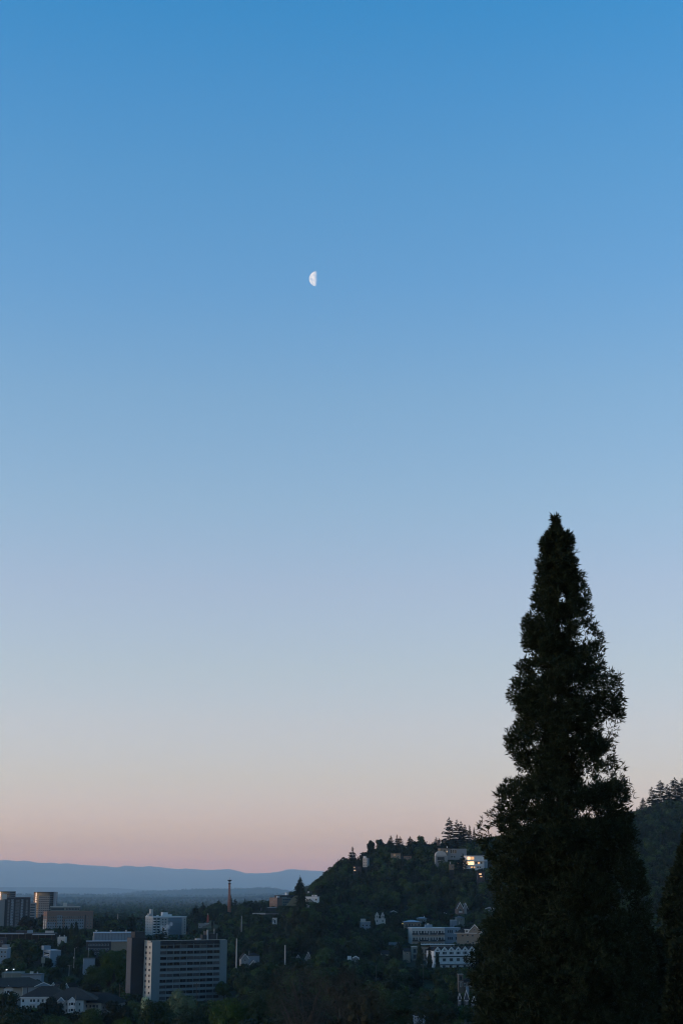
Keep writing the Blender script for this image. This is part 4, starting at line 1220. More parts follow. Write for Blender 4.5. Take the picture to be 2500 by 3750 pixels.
        if px == 1699: mbox(o, 'chimney', LBLUE, w * .5, w * .5 + .9, .8, 1.6, h + .6, h + hh + 1.0)
        gpart(o, 'porch_post', TRIM, [(.05, w - .05, -.32, -.22, h - 1.0, h - .85)])
        window(o, 'F', w, w / 2, h - 1.6, .6, .9)
    # bright water-blue skylight roofs low at the bottom
    o, h = root('greenhouse', 'pale blue glazed shed glinting through leaves at the bottom middle', 'shed', 1528, 3724, 420, 20, (1526, 1545, 3722, 3736), w=2.4, d=3)
    mbox(o, 'wall', LBLUE, 0, 2.2, 0, 3, 0, h); m = M(); m.gable(-.1, 2.3, -.1, 3.1, h, .6, .06); m.build('roof', ROOFL, o)
    gpart(o, 'glazing_bar', TRIM, [(x, x + .05, -.06, 0, h - 1.6, h) for x in (.5, 1.0, 1.6)])


hillside()


# ---- small far white buildings in the haze
for (px, py, w, hh, Y, lb) in ((508, 3312, 33, 9, 18500, 'far pale hospital-like building in the haze above the white apartment block'), (578, 3317, 8, 8, 18000, 'small far white building with a dark side in the haze'),
                               (591, 3318, 9, 10, 18000, 'small far bright gable in the haze right of the white building'), (378, 3325, 9, 8, 14500, 'lone far white house in the hazy wood beyond the brick block')):
    W = w * mpp(Y)
    o, h = root('far_building', lb, 'building', px, py, Y, 0, (px - 2, px + w + 2, py - 5, py + hh), w=W, d=10)
    mbox(o, 'wall', WHITE, 0, W, 0, 10, 0, h)
    if w > 20:
        mbox(o, 'centre_block', WHITE, W * .42, W * .58, 2, 8, h, h + 9)
        gpart(o, 'window_band', GLASSB, [(W * .05, W * .95, -.3, -.05, h - 8, h - 5)])
    else:
        m = M(); m.gable(-.6, W + .6, -.6, 10.6, h - .1, 5.5, .6); m.build('roof', ROOFL, o)


# ---- lattice masts
def mast(label, px, pyt, pyb, Y, mt, wpx, group=None):
    p = at(px, pyb, Y); zt = zat(pyt, Y); zb = min(H(p.x, p.y), p.z) - .5
    o = link('radio_mast', None, None, (p.x, p.y, zb)); tag(o, label, 'radio mast')
    h = zt - zb; w = wpx * mpp(Y) / 2
    PROT.append((px - wpx, px + wpx, pyt, pyb, Y))
    m = M(); hl = h * .86; n = 16
    wt = w * .55
    for (sx, sy) in ((1, 1), (1, -1), (-1, 1), (-1, -1)):
        m.cyl((sx * w, sy * w, 0), (sx * wt, sy * wt, hl), .22, .18, 5)
    for k in range(n):
        z0, z1 = hl * k / n, hl * (k + 1) / n
        a0 = w + (wt - w) * k / n; a1 = w + (wt - w) * (k + 1) / n
        for q in range(4):
            c = [(1, 1), (-1, 1), (-1, -1), (1, -1)]
            s0, s1 = c[q], c[(q + 1) % 4]
            m.cyl((s0[0] * a0, s0[1] * a0, z0), (s1[0] * a1, s1[1] * a1, z1), .12, .12, 4)
            m.cyl((s1[0] * a0, s1[1] * a0, z0), (s0[0] * a1, s0[1] * a1, z1), .12, .12, 4)
            m.cyl((s0[0] * a1, s0[1] * a1, z1), (s1[0] * a1, s1[1] * a1, z1), .14, .14, 4)
    m.build('lattice', mt, o)
    m = M(); m.cyl((0, 0, hl - 3), (0, 0, h), w * .35, .12, 6); m.build('antenna', WHITE, o)
    if h > 25:
        m = M(); m.cyl((0, 0, hl * .955), (0, 0, hl * .985), w * .95, w * .95, 12); m.cyl((0, 0, hl * 1.06), (0, 0, hl * 1.085), w * 1.3, w * 1.5, 12); m.cyl((0, 0, hl * 1.03), (0, 0, hl * 1.06), w * .6, w * 1.1, 12); m.build('platform', DARK, o)
        m = M(); m.cyl((0, 0, 0), (0, 0, hl), w * .45, w * .35, 8); m.build('cable_core', mt, o)


mast('tall orange lattice radio mast with a dark round platform on the wooded ridge', 839, 3213, 3345, 1850, ORNG, 11)
mast('small red mast on a pale low building in the valley trees', 761, 3345, 3386, 1650, REDW, 6)
o, h = root('house', 'pale low building under the small red mast', 'building', 727, 3384, 1600, 0, (727, 776, 3380, 3404), w=13, d=7)
mbox(o, 'wall', GREYW, 0, 13, 0, 7, 0, h); mbox(o, 'roof', OFFW, -.3, 13.3, -.3, 7, h, h + .3); wgrid(o, 'F', 13, [1.5, 5, 9, 11.5], [h - 2.2], 1.4, 1.3, CURT)


# ---- poles and wires
def pole(label, px, pyt, Y, w=.16, mt=STEEL, arm=0, head=False, foot=None):
    p = at(px, pyt, Y); g = H(p.x, p.y)
    if foot: g = max(g, zat(foot, Y) - .6) if g > zat(foot, Y) - 40 else g
    g = min(H(p.x, p.y), p.z - 4)
    o = link('utility_pole', None, None, (p.x, p.y, g - .5)); tag(o, label, 'pole')
    h = p.z - g + .5
    m = M(); m.cyl((0, 0, 0), (0, 0, h), w * 1.25, w * .8, 8); m.build('shaft', mt, o)
    for k in range(arm):
        z = h - .5 - k * 1.0
        m = M(); m.box(-1.3, 1.3, -.09, .09, z - .08, z + .08); ca = m.build('crossarm', WOOD, o)
        for x in (-1.15, -.5, .5, 1.15):
            m = M(); m.cyl((x, 0, z + .08), (x, 0, z + .32), .06, .04, 6); m.build('insulator', WHITE, ca)
    if head:
        m = M(); m.cyl((0, 0, h - .1), (1.3, 0, h + .15), .05, .05, 6); m.build('lamp_arm', mt, o)
        m = M(); m.box(.9, 1.5, -.14, .14, h + .05, h + .2); m.build('lamp_head', WHITE, o)
    PROT.append((px - 5, px + 5, pyt, foot or pyt + 60, Y))
    return p


pole('tall pale steel pole right of the slab block', 867, 3437, 900, .34, OFFW, foot=3535)
pole('second pale steel pole, standing alone in the dark trees of the valley centre', 1044, 3461, 900, .34, OFFW, foot=3540)
pole('thin weathered pole above and right of the slab block, near the ridge', 885, 3354, 1250, .28, STEEL, foot=3420)
pole('wooden utility pole with a crossarm in front of the dark columnar trees', 1549, 3531, 800, .17, WOOD, 1, foot=3622)
pole('faint wooden utility pole in the dark lower slope', 1377, 3535, 820, .17, WOOD, 0, foot=3596)
pole('dark wooden pole against the plain grey side wall', 103, 3604, 790, .26, BROWN, foot=3680)
pole('pale wooden pole in front of the gabled balcony bays', 278, 3641, 720, .16, WOOD, 0, foot=3700)
pole('thin pole between the two gabled balcony bays', 245, 3652, 725, .12, WOOD, 0, foot=3700)
pole('street lamp pole right of the apartment wings', 440, 3603, 780, .18, WOOD, 0, foot=3660)
pole('pale slim mast in the far trees left of the white apartment block', 433, 3346, 1700, .30, OFFW, foot=3370)
pole('street lamp with a short arm among trees in the left valley', 274, 3472, 960, .12, STEEL, 0, True, foot=3520)
pole('slim light pole below the blue workshop', 255, 3534, 930, .12, STEEL, 1, foot=3580)
pole('pole carrying a pale square sign panel left of the blue workshop', 160, 3500, 960, .14, STEEL, 0, foot=3545)
pole('slim pole just left of the leafy tree by the slab block', 325, 3470, 980, .10, STEEL, 0, foot=3510)
pole('dark thin pole standing against the lower rows of the slab block', 721, 3600, 700, .10, WOOD, 1, foot=3660)
p = at(160, 3516, 959.5); o = link('sign', None, None, (p.x, p.y - .5, p.z)); tag(o, 'pale blue-green square sign on a pole left of the blue workshop', 'sign')
m = M(); m.box(-1.1, 1.1, -.1, .1, -1.8, 1.8); m.build('panel', GREYG, o); m = M(); m.box(-1.2, 1.2, .1, .2, -1.9, 1.9); m.build('frame', DARK, o)
p = at(271, 3507, 955); o = link('sign', None, None, (p.x, p.y, p.z)); tag(o, 'small pale diamond-shaped sign on the street lamp pole', 'sign')
m = M(); m.add([(-.5, -.03, 0), (0, -.03, -.6), (.5, -.03, 0), (0, -.03, .6), (-.5, .03, 0), (0, .03, -.6), (.5, .03, 0), (0, .03, .6)], [(0, 1, 2, 3), (7, 6, 5, 4), (0, 4, 5, 1), (1, 5, 6, 2), (2, 6, 7, 3), (3, 7, 4, 0)]); m.build('panel', OFFW, o)


def wire(label, a, b, sag, r=.05, mt=CABLE, n=16):
    m = M()
    a = Vector(a); b = Vector(b)
    pts = [a.lerp(b, k / n) - Vector((0, 0, sag * 4 * (k / n) * (1 - k / n))) for k in range(n + 1)]
    for k in range(n): m.cyl(pts[k], pts[k + 1], r, r, 4)
    o = m.build('power_line', mt)
    tag(o, label, 'wire', 'wires strung between the pale poles')
    return o


for i, dy in enumerate((0, 13, 30)):
    wire(['highest', 'middle', 'lowest'][i] + ' of three wires between the two pale steel poles', at(867, 3440 + dy, 900), at(1044, 3464 + dy, 900), 1.2)
wire('wire running from the thin weathered pole down to the tall pale steel pole', at(885, 3362, 1250), at(867, 3439, 900), 2, .05)
tag(wire('long aerial cable crossing the far haze up to the hill', at(560, 3323, 2600), at(1175, 3222, 1500), 16, .10), group='aerial cables')
tag(wire('wire crossing the dark slope below the utility pole with a crossarm', at(1300, 3632, 620), at(1680, 3620, 640), 1.0, .04), group='wires over the lower slope')


# ---- a few lamps that are lit at dawn
def lamp(label, px, py, Y, col, e, arm=.8):
    p = at(px, py, Y); g = min(H(p.x, p.y), p.z - 3)
    o = link('street_lamp', None, None, (p.x, p.y, g)); tag(o, label, 'street lamp', 'lit street lamps')
    h = p.z - g
    m = M(); m.cyl((0, 0, 0), (0, 0, h), .11, .07, 6); m.build('post', STEEL, o)
    m = M(); m.cyl((0, 0, h), (arm, -.3, h + .25), .05, .05, 5); m.build('arm', STEEL, o)
    m = M(); m.box(arm - .25, arm + .35, -.5, -.1, h + .12, h + .36); m.build('lamp_head', mat('lamp_glow_' + label[:5], (.5, .5, .5), .5, .3, .02, 1, emit=col, estr=e), o)


lamp('white lit lamp at the far left above the flat-roofed dark warehouse', 20, 3553, 870, (.9, .95, 1.0), 5)
lamp('cooler, fainter lit lamp right of the far left one above the flat-roofed warehouse', 46, 3551, 880, (.7, .9, 1.0), 3)
lamp('yellow lit lamp on the hillside left of the low balconied apartment house', 1469, 3384, 1150, (1, .7, .2), 2.5)
# ================================================================== TREES
def rand_dirs(n, r=rng):
    v = r.normal(size=(n, 3)); return v / np.linalg.norm(v, axis=1, keepdims=True)


def leaf_quads(P, N, size, r=rng, aspect=1.0, jitter=.8):
    """leaf-clump quads at points P facing roughly N"""
    n = len(P)
    N = N + jitter * r.normal(size=(n, 3)); N /= np.linalg.norm(N, axis=1, keepdims=True)
    A = np.cross(N, rand_dirs(n, r)); A /= np.linalg.norm(A, axis=1, keepdims=True) + 1e-9
    B = np.cross(N, A)
    s = (size * r.uniform(.6, 1.3, n))[:, None] * .5
    c = [P - A * s * .9 - B * s * .3, P + A * s * .2 - B * s * aspect, P + A * s + B * s * .35, P - A * s * .25 + B * s * aspect]
    v = np.stack(c, 1).reshape(-1, 3)
    return v, np.arange(4 * n).reshape(n, 4)


def tube(pts, rad, n=6):
    pts = [Vector(p) for p in pts]
    vs_, fs = [], []
    for i, p in enumerate(pts):
        d = (pts[min(i + 1, len(pts) - 1)] - pts[max(i - 1, 0)])
        q = d.normalized().to_track_quat('Z', 'Y') if d.length > 1e-6 else Vector((0, 0, 1)).to_track_quat('Z', 'Y')
        for k in range(n):
            a = 2 * math.pi * k / n
            vs_.append(p + q @ Vector((rad[i] * math.cos(a), rad[i] * math.sin(a), 0)))
    for i in range(len(pts) - 1):
        for k in range(n):
            fs.append((i * n + k, i * n + (k + 1) % n, (i + 1) * n + (k + 1) % n, (i + 1) * n + k))
    return [tuple(v) for v in vs_], fs


def crown_points(seed, nl, nleaf, shape='round'):
    """unit crown: radius 1, from z=0.. to z~2 ; lobes and leaf points with outward normals"""
    r = np.random.default_rng(seed)
    lobes = []
    for k in range(nl):
        a = r.uniform(0, 2 * math.pi)
        if shape == 'round':
            zz = r.uniform(.25, 1.65); prof = math.sqrt(max(0.05, 1 - ((zz - .9) / 1.05) ** 2))
            rr = prof * r.uniform(.25, .68); s = r.uniform(.26, .44)
        elif shape == 'column':
            zz = r.uniform(.1, 1.9); prof = (1 - abs(zz - .8) / 1.5); rr = prof * r.uniform(.2, .6); s = r.uniform(.25, .38)
        else:   # spreading
            zz = r.uniform(.5, 1.45); prof = math.sqrt(max(0.05, 1 - ((zz - .7) / 1.0) ** 2)); rr = prof * r.uniform(.3, .8); s = r.uniform(.24, .36)
        lobes.append((rr * math.cos(a), rr * math.sin(a), zz, s))
    lobes.append((0, 0, .8, .55 if shape != 'column' else .4)); lobes.append((0, 0, 1.3 if shape != 'spread' else 1.1, .42))
    L = np.array(lobes)
    w = L[:, 3] ** 2; w /= w.sum()
    idx = r.choice(len(L), nleaf, p=w)
    D = rand_dirs(nleaf, r); D[:, 2] = np.where(D[:, 2] < -.5, -D[:, 2], D[:, 2])
    rad = L[idx, 3] * r.uniform(.82, 1.12, nleaf)
    P = L[idx, :3] + D * rad[:, None] * np.array([1, 1, .9])
    keep = np.ones(nleaf, bool)
    for l in L:     # drop leaves buried in other lobes
        keep &= np.linalg.norm((P - l[:3]), axis=1) > l[3] * .72
    return L, P[keep], D[keep]


def ico():
    import bmesh
    bm = bmesh.new(); bmesh.ops.create_icosphere(bm, subdivisions=1, radius=1)
    v = np.array([x.co[:] for x in bm.verts]); f = np.array([[l.index for l in x.verts] for x in bm.faces]); bm.free()
    return v, f


ICV, ICF = ico()


def broad_mesh(name, seed, nl=16, nleaf=2600, size=.085, shape='round', mats=None, core=.8, trunk=True):
    L, P, D = crown_points(seed, nl, nleaf, shape)
    r = np.random.default_rng(seed + 99)
    v, f = leaf_quads(P, D, np.full(len(P), size), r)
    vs_, fs, mi = [tuple(x) for x in v], [tuple(x) for x in f], [0] * len(f)
    for l in L:
        jit = 1 + .18 * r.normal(size=len(ICV))
        cv = ICV * jit[:, None] * l[3] * core + l[:3]
        b = len(vs_); vs_ += [tuple(x) for x in cv]; fs += [tuple(int(b + i) for i in t) for t in ICF]; mi += [0] * len(ICF)
    if trunk:
        tv, tf = tube([(0, 0, -1.6), (.01, 0, -.1), (.0, .01, .6)], [.085, .06, .035], 6)
        b = len(vs_); vs_ += tv; fs += [tuple(b + i for i in t) for t in tf]; mi += [1] * len(tf)
    return vs_, fs, mi


def conifer_mesh(seed, levels=24, per=9, top=1.0, base=.04, wide=.20, droop=.25, ragged=.35, twig=3):
    """unit conifer height 1; irregular whorls of drooping sprays"""
    r = random.Random(seed)
    vs_, fs, mi = [], [], []
    for k in range(levels):
        t = (k + .5 * r.random()) / levels
        z = base + (1 - base) * t
        R0 = wide * ((1 - t) ** .85) * (1 if t > .12 else .75 + t * 2)
        if r.random() < .12: R0 *= .6
        for j in range(per if t < .8 else 6):
            a = r.random() * 2 * math.pi
            Lb = R0 * (1 + ragged * (r.random() * 2 - 1.1)) + .008
            ca, sa = math.cos(a), math.sin(a)
            dr = droop * (1 - t) + (-.55 * t)
            zt = z - Lb * dr * r.uniform(.6, 1.3)
            wv = Lb * .22 + .006
            # main spray: two crossed blades
            b = len(vs_)
            mx, my, mz = ca * Lb * .55, sa * Lb * .55, z + (zt - z) * .4
            vs_ += [(ca * .004, sa * .004, z), (mx - sa * wv, my + ca * wv, mz - .004), (ca * Lb, sa * Lb, zt), (mx + sa * wv, my - ca * wv, mz - .004), (mx, my, mz + .012), (mx, my, mz - .018)]
            fs += [(b, b + 1, b + 2, b + 3), (b, b + 5, b + 2, b + 4)]; mi += [0, 0]
            for q in range(twig):
                u = r.uniform(.35, 1.0); s = Lb * .28 * r.uniform(.6, 1.3) + .006
                ox, oy, oz = ca * Lb * u, sa * Lb * u, z + (zt - z) * u
                d = a + r.uniform(-1.4, 1.4)
                b = len(vs_)
                vs_ += [(ox, oy, oz), (ox + math.cos(d) * s * .6 - math.sin(d) * s * .25, oy + math.sin(d) * s * .6 + math.cos(d) * s * .25, oz - s * .1), (ox + math.cos(d) * s, oy + math.sin(d) * s, oz - s * .35), (ox + math.cos(d) * s * .6 + math.sin(d) * s * .25, oy + math.sin(d) * s * .6 - math.cos(d) * s * .25, oz - s * .45)]
                fs += [(b, b + 1, b + 2, b + 3)]; mi += [0]
    tv, tf = tube([(0, 0, -.25), (0, 0, .3), (0, 0, .97)], [.018, .013, .002], 6)
    b = len(vs_); vs_ += tv; fs += [tuple(b + i for i in t) for t in tf]; mi += [1] * len(tf)
    return vs_, fs, mi


PB = {}
for i in range(9):
    sh = ['round', 'round', 'spread'][i % 3]
    v, f, mi = broad_mesh('b', 100 + i, 13 + i % 4 * 2, 2400, .10, sh)
    PB[i] = mesh_from('broadleaf_tree', v, f, [L_BROAD, BARK], mi)
PC = {}
for i in range(7):
    v, f, mi = conifer_mesh(300 + i, [34, 28, 38, 28, 34, 24, 30][i], [13, 12, 14, 11, 15, 10, 12][i], wide=[.20, .24, .17, .22, .26, .19, .21][i], ragged=[.3, .5, .3, .7, .4, .8, .5][i], base=[.02, .08, .02, .15, .05, .25, .1][i])
    PC[i] = mesh_from('conifer_tree', v, f, [L_CONIF, BARK], mi)
PCOL = {}
for i in range(3):
    v, f, mi = broad_mesh('c', 500 + i, 30, 2600, .10, 'column')
    PCOL[i] = mesh_from('columnar_tree', v, f, [L_CONIF, BARK], mi)

# ---- candidate positions for the woods
def blocked(px, hw, top, bot, Y, x, y):
    """lowest allowed crown top in pixels so that the buildings stay in view, or None"""
    lim = -1e9
    for (a, b, t, bt, Yb) in PROT:
        if Y < Yb + 9 and px + hw > a - 1 and px - hw < b + 1 and bot > t:
            lim = max(lim, bt - 5)
    return lim


cands = []                      # kind, x, y, ground z, height, radius, order
rr_ = random.Random(11)


def scatter(p0, p1, y0, y1, spacing, conif, hmin, hmax, near=False):
    y = y0
    while y < y1:
        sp = spacing * (1 + (y - y0) / (y1 - y0) * .4)
        x0 = (p0 - 1250) / 5770 * y; x1 = (p1 - 1250) / 5770 * y
        x = x0 + rr_.random() * sp
        while x < x1:
            xx, yy2 = x + rr_.uniform(-.4, .4) * sp, y + rr_.uniform(-.45, .45) * sp
            k = 'c' if rr_.random() < conif * (1.6 if vnoise(np.array([xx / 60]), np.array([yy2 / 60]), 3)[0] > .55 else .5) else 'b'
            h = rr_.uniform(hmin, hmax) * (1.25 if k == 'c' else 1)
            cands.append((k, xx, yy2, h))
            x += sp
        y += sp


scatter(1020, 2600, 700, 1750, 7.6, .16, 8, 14)
scatter(1060, 1800, 840, 1330, 6.5, 0, 2.2, 4.5)
scatter(1900, 2600, 1750, 2050, 10, .25, 10, 17)
scatter(840, 1060, 850, 1500, 7, 0, 2.5, 5)
scatter(-60, 1040, 600, 1250, 9.5, .10, 8, 14)
scatter(-60, 1120, 1250, 2050, 13, .18, 9, 15)
scatter(-60, 1150, 2060, 3300, 22, .35, 10, 20)
scatter(900, 2560, 420, 700, 10, .10, 7, 12)
print('candidates', len(cands))

# fixed skyline and landmark trees: kind, px, top, base, distance, width factor, label
FIX = [
    ('c', 1290, 3099, 1560, 1.25, 0, 'lone pointed fir standing on the left shoulder of the hill skyline'),
    ('c', 1237, 3146, 1540, .9, 2, 'small pointed conifer low on the left edge of the hill skyline'),
    ('c', 1312, 3135, 1530, 1.0, 1, 'short conifer between the lone fir and the narrow pale tower house'),
    ('b', 1356, 3076, 1540, .85, 0, 'tall rounded tree at the left end of the hilltop group, above the pale tower house'),
    ('b', 1388, 3070, 1560, .8, 1, 'rounded tree second from the left in the hilltop group'),
    ('c', 1430, 3059, 1580, 1.0, 3, 'thin conifer spike rising from the middle of the hilltop group'),
    ('c', 1453, 3055, 1570, 1.1, 0, 'left conifer of the close pair in the hilltop group'),
    ('c', 1464, 3062, 1580, 1.2, 1, 'right conifer of the close pair in the hilltop group'),
    ('c', 1501, 3061, 1560, 1.35, 4, 'broad dark conifer right of the close pair on the hilltop'),
    ('b', 1537, 3062, 1570, .8, 3, 'bright green rounded tree on the hilltop right of the broad dark conifer'),
    ('c', 1595, 3064, 1590, .9, 5, 'small ragged conifer by the pink chimney on the skyline'),
    ('c', 1643, 2990, 1500, .85, 3, 'tallest ragged fir of the hilltop, leftmost of the tall group left of the giant conifer'),
    ('c', 1670, 3000, 1520, .85, 5, 'second tall fir of the hilltop group, touching the tallest one'),
    ('c', 1686, 3006, 1500, .85, 1, 'third tall fir of the hilltop group, with gaps of sky near its top'),
    ('c', 1700, 3018, 1510, .9, 1, 'fourth tall fir of the hilltop group, shorter and dense'),
    ('c', 1718, 3020, 1530, .85, 0, 'pointed dark fir at the right end of the tall hilltop group'),
    ('c', 1734, 3028, 1560, .7, 2, 'thin faint spire beside the giant conifer on the hill skyline'),
    ('c', 1693, 3125, 1380, 1.2, 4, 'dark pointed conifer standing in front of the white modern house'),
    ('b', 1600, 3112, 1480, .8, 2, 'dark rounded tree left of the domed wing'),
    ('c', 2330, 2953, 1880, 1.1, 0, 'smallest conifer on the far right skyline beside the giant conifer'),
    ('c', 2352, 2920, 1880, 1.2, 1, 'short pointed conifer second from the left on the far right skyline'),
    ('c', 2384, 2880, 1890, 1.1, 5, 'slim ragged conifer with bare trunk on the far right skyline'),
    ('c', 2415, 2855, 1900, 1.25, 3, 'tall ragged conifer in the middle of the far right skyline group'),
    ('c', 2441, 2870, 1890, 1.0, 5, 'narrow ragged conifer leaning against the tall one on the far right skyline'),
    ('c', 2468, 2845, 1900, 1.3, 3, 'tallest conifer of the far right skyline group'),
    ('c', 2497, 2848, 1890, 1.3, 1, 'conifer cut by the right edge of the picture on the far skyline'),
    ('c', 718, 3312, 1900, 1.5, 4, 'short broad conifer at the left end of the middle ridge'),
    ('c', 744, 3301, 1900, 1.4, 0, 'pointed conifer left of the orange mast on the middle ridge'),
    ('c', 762, 3316, 1880, 1.1, 1, 'small conifer between two taller ones on the middle ridge'),
    ('c', 781, 3308, 1900, .9, 5, 'thin open-branched conifer on the middle ridge'),
    ('c', 802, 3294, 1890, 1.2, 3, 'tall ragged conifer just left of the orange mast'),
    ('c', 846, 3278, 1900, 1.0, 2, 'tall dark conifer directly behind the orange mast'),
    ('c', 862, 3291, 1890, 1.3, 3, 'bushy conifer right of the orange mast'),
    ('c', 894, 3300, 1880, 1.0, 0, 'small pointed conifer at the right end of the middle ridge group'),
    ('c', 921, 3308, 1850, 1.5, 4, 'broad dark conifer in the dip between the mast and the brick block'),
    ('c', 970, 3307, 1700, 1.3, 1, 'small conifer in front of the tan brick block'),
    ('c', 1093, 3243, 1180, .62, 3, 'left one of two tall dark firs standing before the slope'),
    ('c', 1112, 3238, 1170, .62, 0, 'right one of two tall dark firs standing before the slope'),
    ('k', 220, 3393, 1190, 1.15, 0, 'first dark cypress of the row by the white cubic building'),
    ('k', 233, 3397, 1195, .9, 1, 'second, smallest dark cypress of the row by the white cubic building'),
    ('k', 244, 3390, 1190, 1.0, 2, 'third dark cypress of the row by the white cubic building'),
    ('k', 264, 3384, 1185, 1.2, 0, 'fourth and tallest dark cypress of the row by the white cubic building'),
    ('k', 281, 3379, 1180, 1.3, 1, 'fifth, broad dark cypress of the row, in front of the brick block'),
    ('k', 300, 3402, 1175, 1.2, 2, 'last dark cypress of the row, next to the warehouse'),
    ('p', 100, 3352, 1420, 1.6, 0, 'big round purple-dark tree between the dark tower and the brick block'),
    ('c', 394, 3353, 1500, 1.3, 4, 'dark pointed conifer standing alone behind the warehouse'),
    ('c', 474, 3350, 1480, 1.5, 1, 'left dark conifer of the clump left of the white apartment block'),
    ('c', 487, 3343, 1480, 1.3, 2, 'right taller conifer of the clump left of the white apartment block'),
    ('c', 583, 3406, 1150, 1.4, 3, 'dark conifer in front of the white apartment block, left of the steam'),
    ('c', 598, 3396, 1160, 1.1, 5, 'thin conifer rising beside the steam plume'),
    ('k', 778, 3368, 1500, 1.2, 0, 'dark columnar tree right of the small red mast'),
    ('k', 1365, 3348, 1120, 1.3, 1, 'dark columnar tree between the flat-roofed house and the pointed dormers'),
    ('k', 1421, 3356, 1130, 1.2, 2, 'dark columnar tree right of the pointed dormers'),
    ('k', 1535, 3455, 900, 1.3, 0, 'tall dark columnar tree in front of the grey-green apartments'),
    ('k', 1571, 3485, 905, 1.5, 1, 'dark columnar tree between the apartments and the gabled terrace'),
    ('k', 1600, 3490, 900, 1.4, 2, 'dark columnar tree covering the left end of the gabled terrace'),
    ('k', 1430, 3466, 930, 1.5, 0, 'dark columnar tree beside the cream cottage'),
    ('k', 1456, 3455, 935, 1.5, 1, 'dark columnar tree between the cream cottage and the tall narrow tan house'),
    ('k', 232, 3598, 800, 1.7, 2, 'dark upright tree between the small gabled houses'),
    ('b', 1664, 3446, 1088, .5, 4, 'rounded tree in front of the blue end of the long white block'),
    ('b', 185, 3635, 700, 1.0, 5, 'dark leafy tree in front of the cream apartment wing'),
    ('b', 40, 3636, 700, 1.1, 3, 'dark bushy tree hiding the foot of the left terrace'),
    ('c', 12, 3640, 680, 1.2, 3, 'dark conifer in the lower left corner'),
]
for (k, px, top, Y, wf, var, lb) in FIX:
    p = at(px, top, Y); g = H(p.x, p.y)
    h = max(p.z - g, 5.0)
    if k == 'c':
        me = PC[var]; s = (h * wf * 1.15,) * 2 + (h,); loc = (p.x, p.y, p.z - h)
        o = link('conifer_tree', me, None, loc, (0, 0, rr_.random() * 6), s); cat = 'conifer'
    elif k == 'k':
        me = PCOL[var]; rad = h * .13 * wf; s = (rad, rad, h / 2.15); loc = (p.x, p.y, p.z - h * .985)
        o = link('columnar_tree', me, None, loc, (0, 0, rr_.random() * 6), s); cat = 'tree'
    else:
        hc = min(h, 15); rad = hc * .48 * wf; s = (rad, rad, hc / 1.95); loc = (p.x, p.y, p.z - hc)
        o = link('broadleaf_tree', PB[var], None, loc, (0, 0, rr_.random() * 6), s); cat = 'tree'
        if k == 'p':
            me = PB[var].copy(); me.materials[0] = L_PURPLE; o.data = me
    tag(o, lb, cat)

scatter(700, 1110, 1500, 2050, 8, .1, 3, 6)
# ---- keep buildings in view, grow the rest
SKYL = [(1090, 3300), (1127, 3247), (1158, 3220), (1198, 3189), (1234, 3158), (1247, 3145), (1274, 3136), (1301, 3136), (1314, 3149), (1328, 3140), (1334, 3113), (1354, 3088), (1372, 3090), (1395, 3078), (1430, 3080), (1479, 3097), (1515, 3080), (1546, 3080),
        (1569, 3086), (1604, 3086), (1618, 3076), (1662, 3076), (1738, 3072), (1900, 3040), (2320, 2967), (2350, 2958), (2388, 2946), (2405, 2937), (2448, 2927), (2600, 2922)]
SKYX, SKYY = [p_[0] for p_ in SKYL], [p_[1] for p_ in SKYL]
keep = []
xs_ = np.array([c[1] for c in cands]); ys_ = np.array([c[2] for c in cands]); gz = HH(xs_, ys_)
for (k, x, y, h), g in zip(cands, gz):
    if inside_foot(x, y, 2.5 if h < 5 else 5): continue
    px, pt = proj(x, y, g + h); _, pb = proj(x, y, g)
    hw = (max(h * .58, 2.4) if k == 'b' else h * .2) / mpp(y)
    cap = float(np.interp(px, SKYX, SKYY)) + rr_.uniform(-2, 14)
    if y > 1000 and px > 1100 and pt < cap:
        nh = h * (pb - cap) / max(pb - pt, 1)
        if nh < 2.0: continue
        h = nh; _, pt = proj(x, y, g + h)
    if px < -hw or px > 2500 + hw: continue
    lim = blocked(px, hw, pt, pb, y, x, y)
    if pt < lim:
        nh = h * (pb - lim) / max(pb - pt, 1)
        if nh < 1.3: continue
        h = nh; _, pt = proj(x, y, g + h)
    hw = (max(h * .58, 2.4) if k == 'b' else h * .2) / mpp(y)
    keep.append([k, x, y, g, h, px, pt, pb, hw])
keep.sort(key=lambda c: c[2])
# visible size by painting a coarse depth buffer from near to far
S = 5
buf = np.zeros((3750 // S + 2, 2500 // S + 2), bool)
SEQ_OUT = [(1750, 2800), (1740, 3000), (1740, 3150), (1800, 3300), (1740, 3450), (1700, 3500), (1710, 3620), (1700, 3750)]
for row in range(2700 // S, 3750 // S):
    a = np.interp(row * S, [p[1] for p in SEQ_OUT], [p[0] for p in SEQ_OUT]); b = np.interp(row * S, [2800, 3000, 3300, 3500], [2320, 2330, 2380, 2520])
    buf[row, int(a) // S:int(b) // S] = True
bl = sorted(PROT, key=lambda q: q[4])
vis = []
bi = 0
for c in keep:
    while bi < len(bl) and bl[bi][4] < c[2]:
        a, b, t, bt, _ = bl[bi]; bi += 1
        buf[int(max(t, 0)) // S:int(bt) // S, max(int(a) // S, 0):int(max(b, 0)) // S] = True
    _, x, y, g, h, px, pt, pb, hw = c
    cb = pt + (pb - pt) * .9
    r0, r1 = int(max(pt, 0)) // S, int(min(cb, 3749)) // S + 1
    c0, c1 = int(max(px - hw * .85, 0)) // S, int(min(px + hw * .85, 2499)) // S + 1
    if r1 <= r0 or c1 <= c0: vis.append(0); continue
    sub = buf[r0:r1, c0:c1]; vis.append(int((~sub).sum())); sub[:] = True
vis = np.array(vis)
order = np.argsort(-vis)
ind = set()
nb = nc = 0
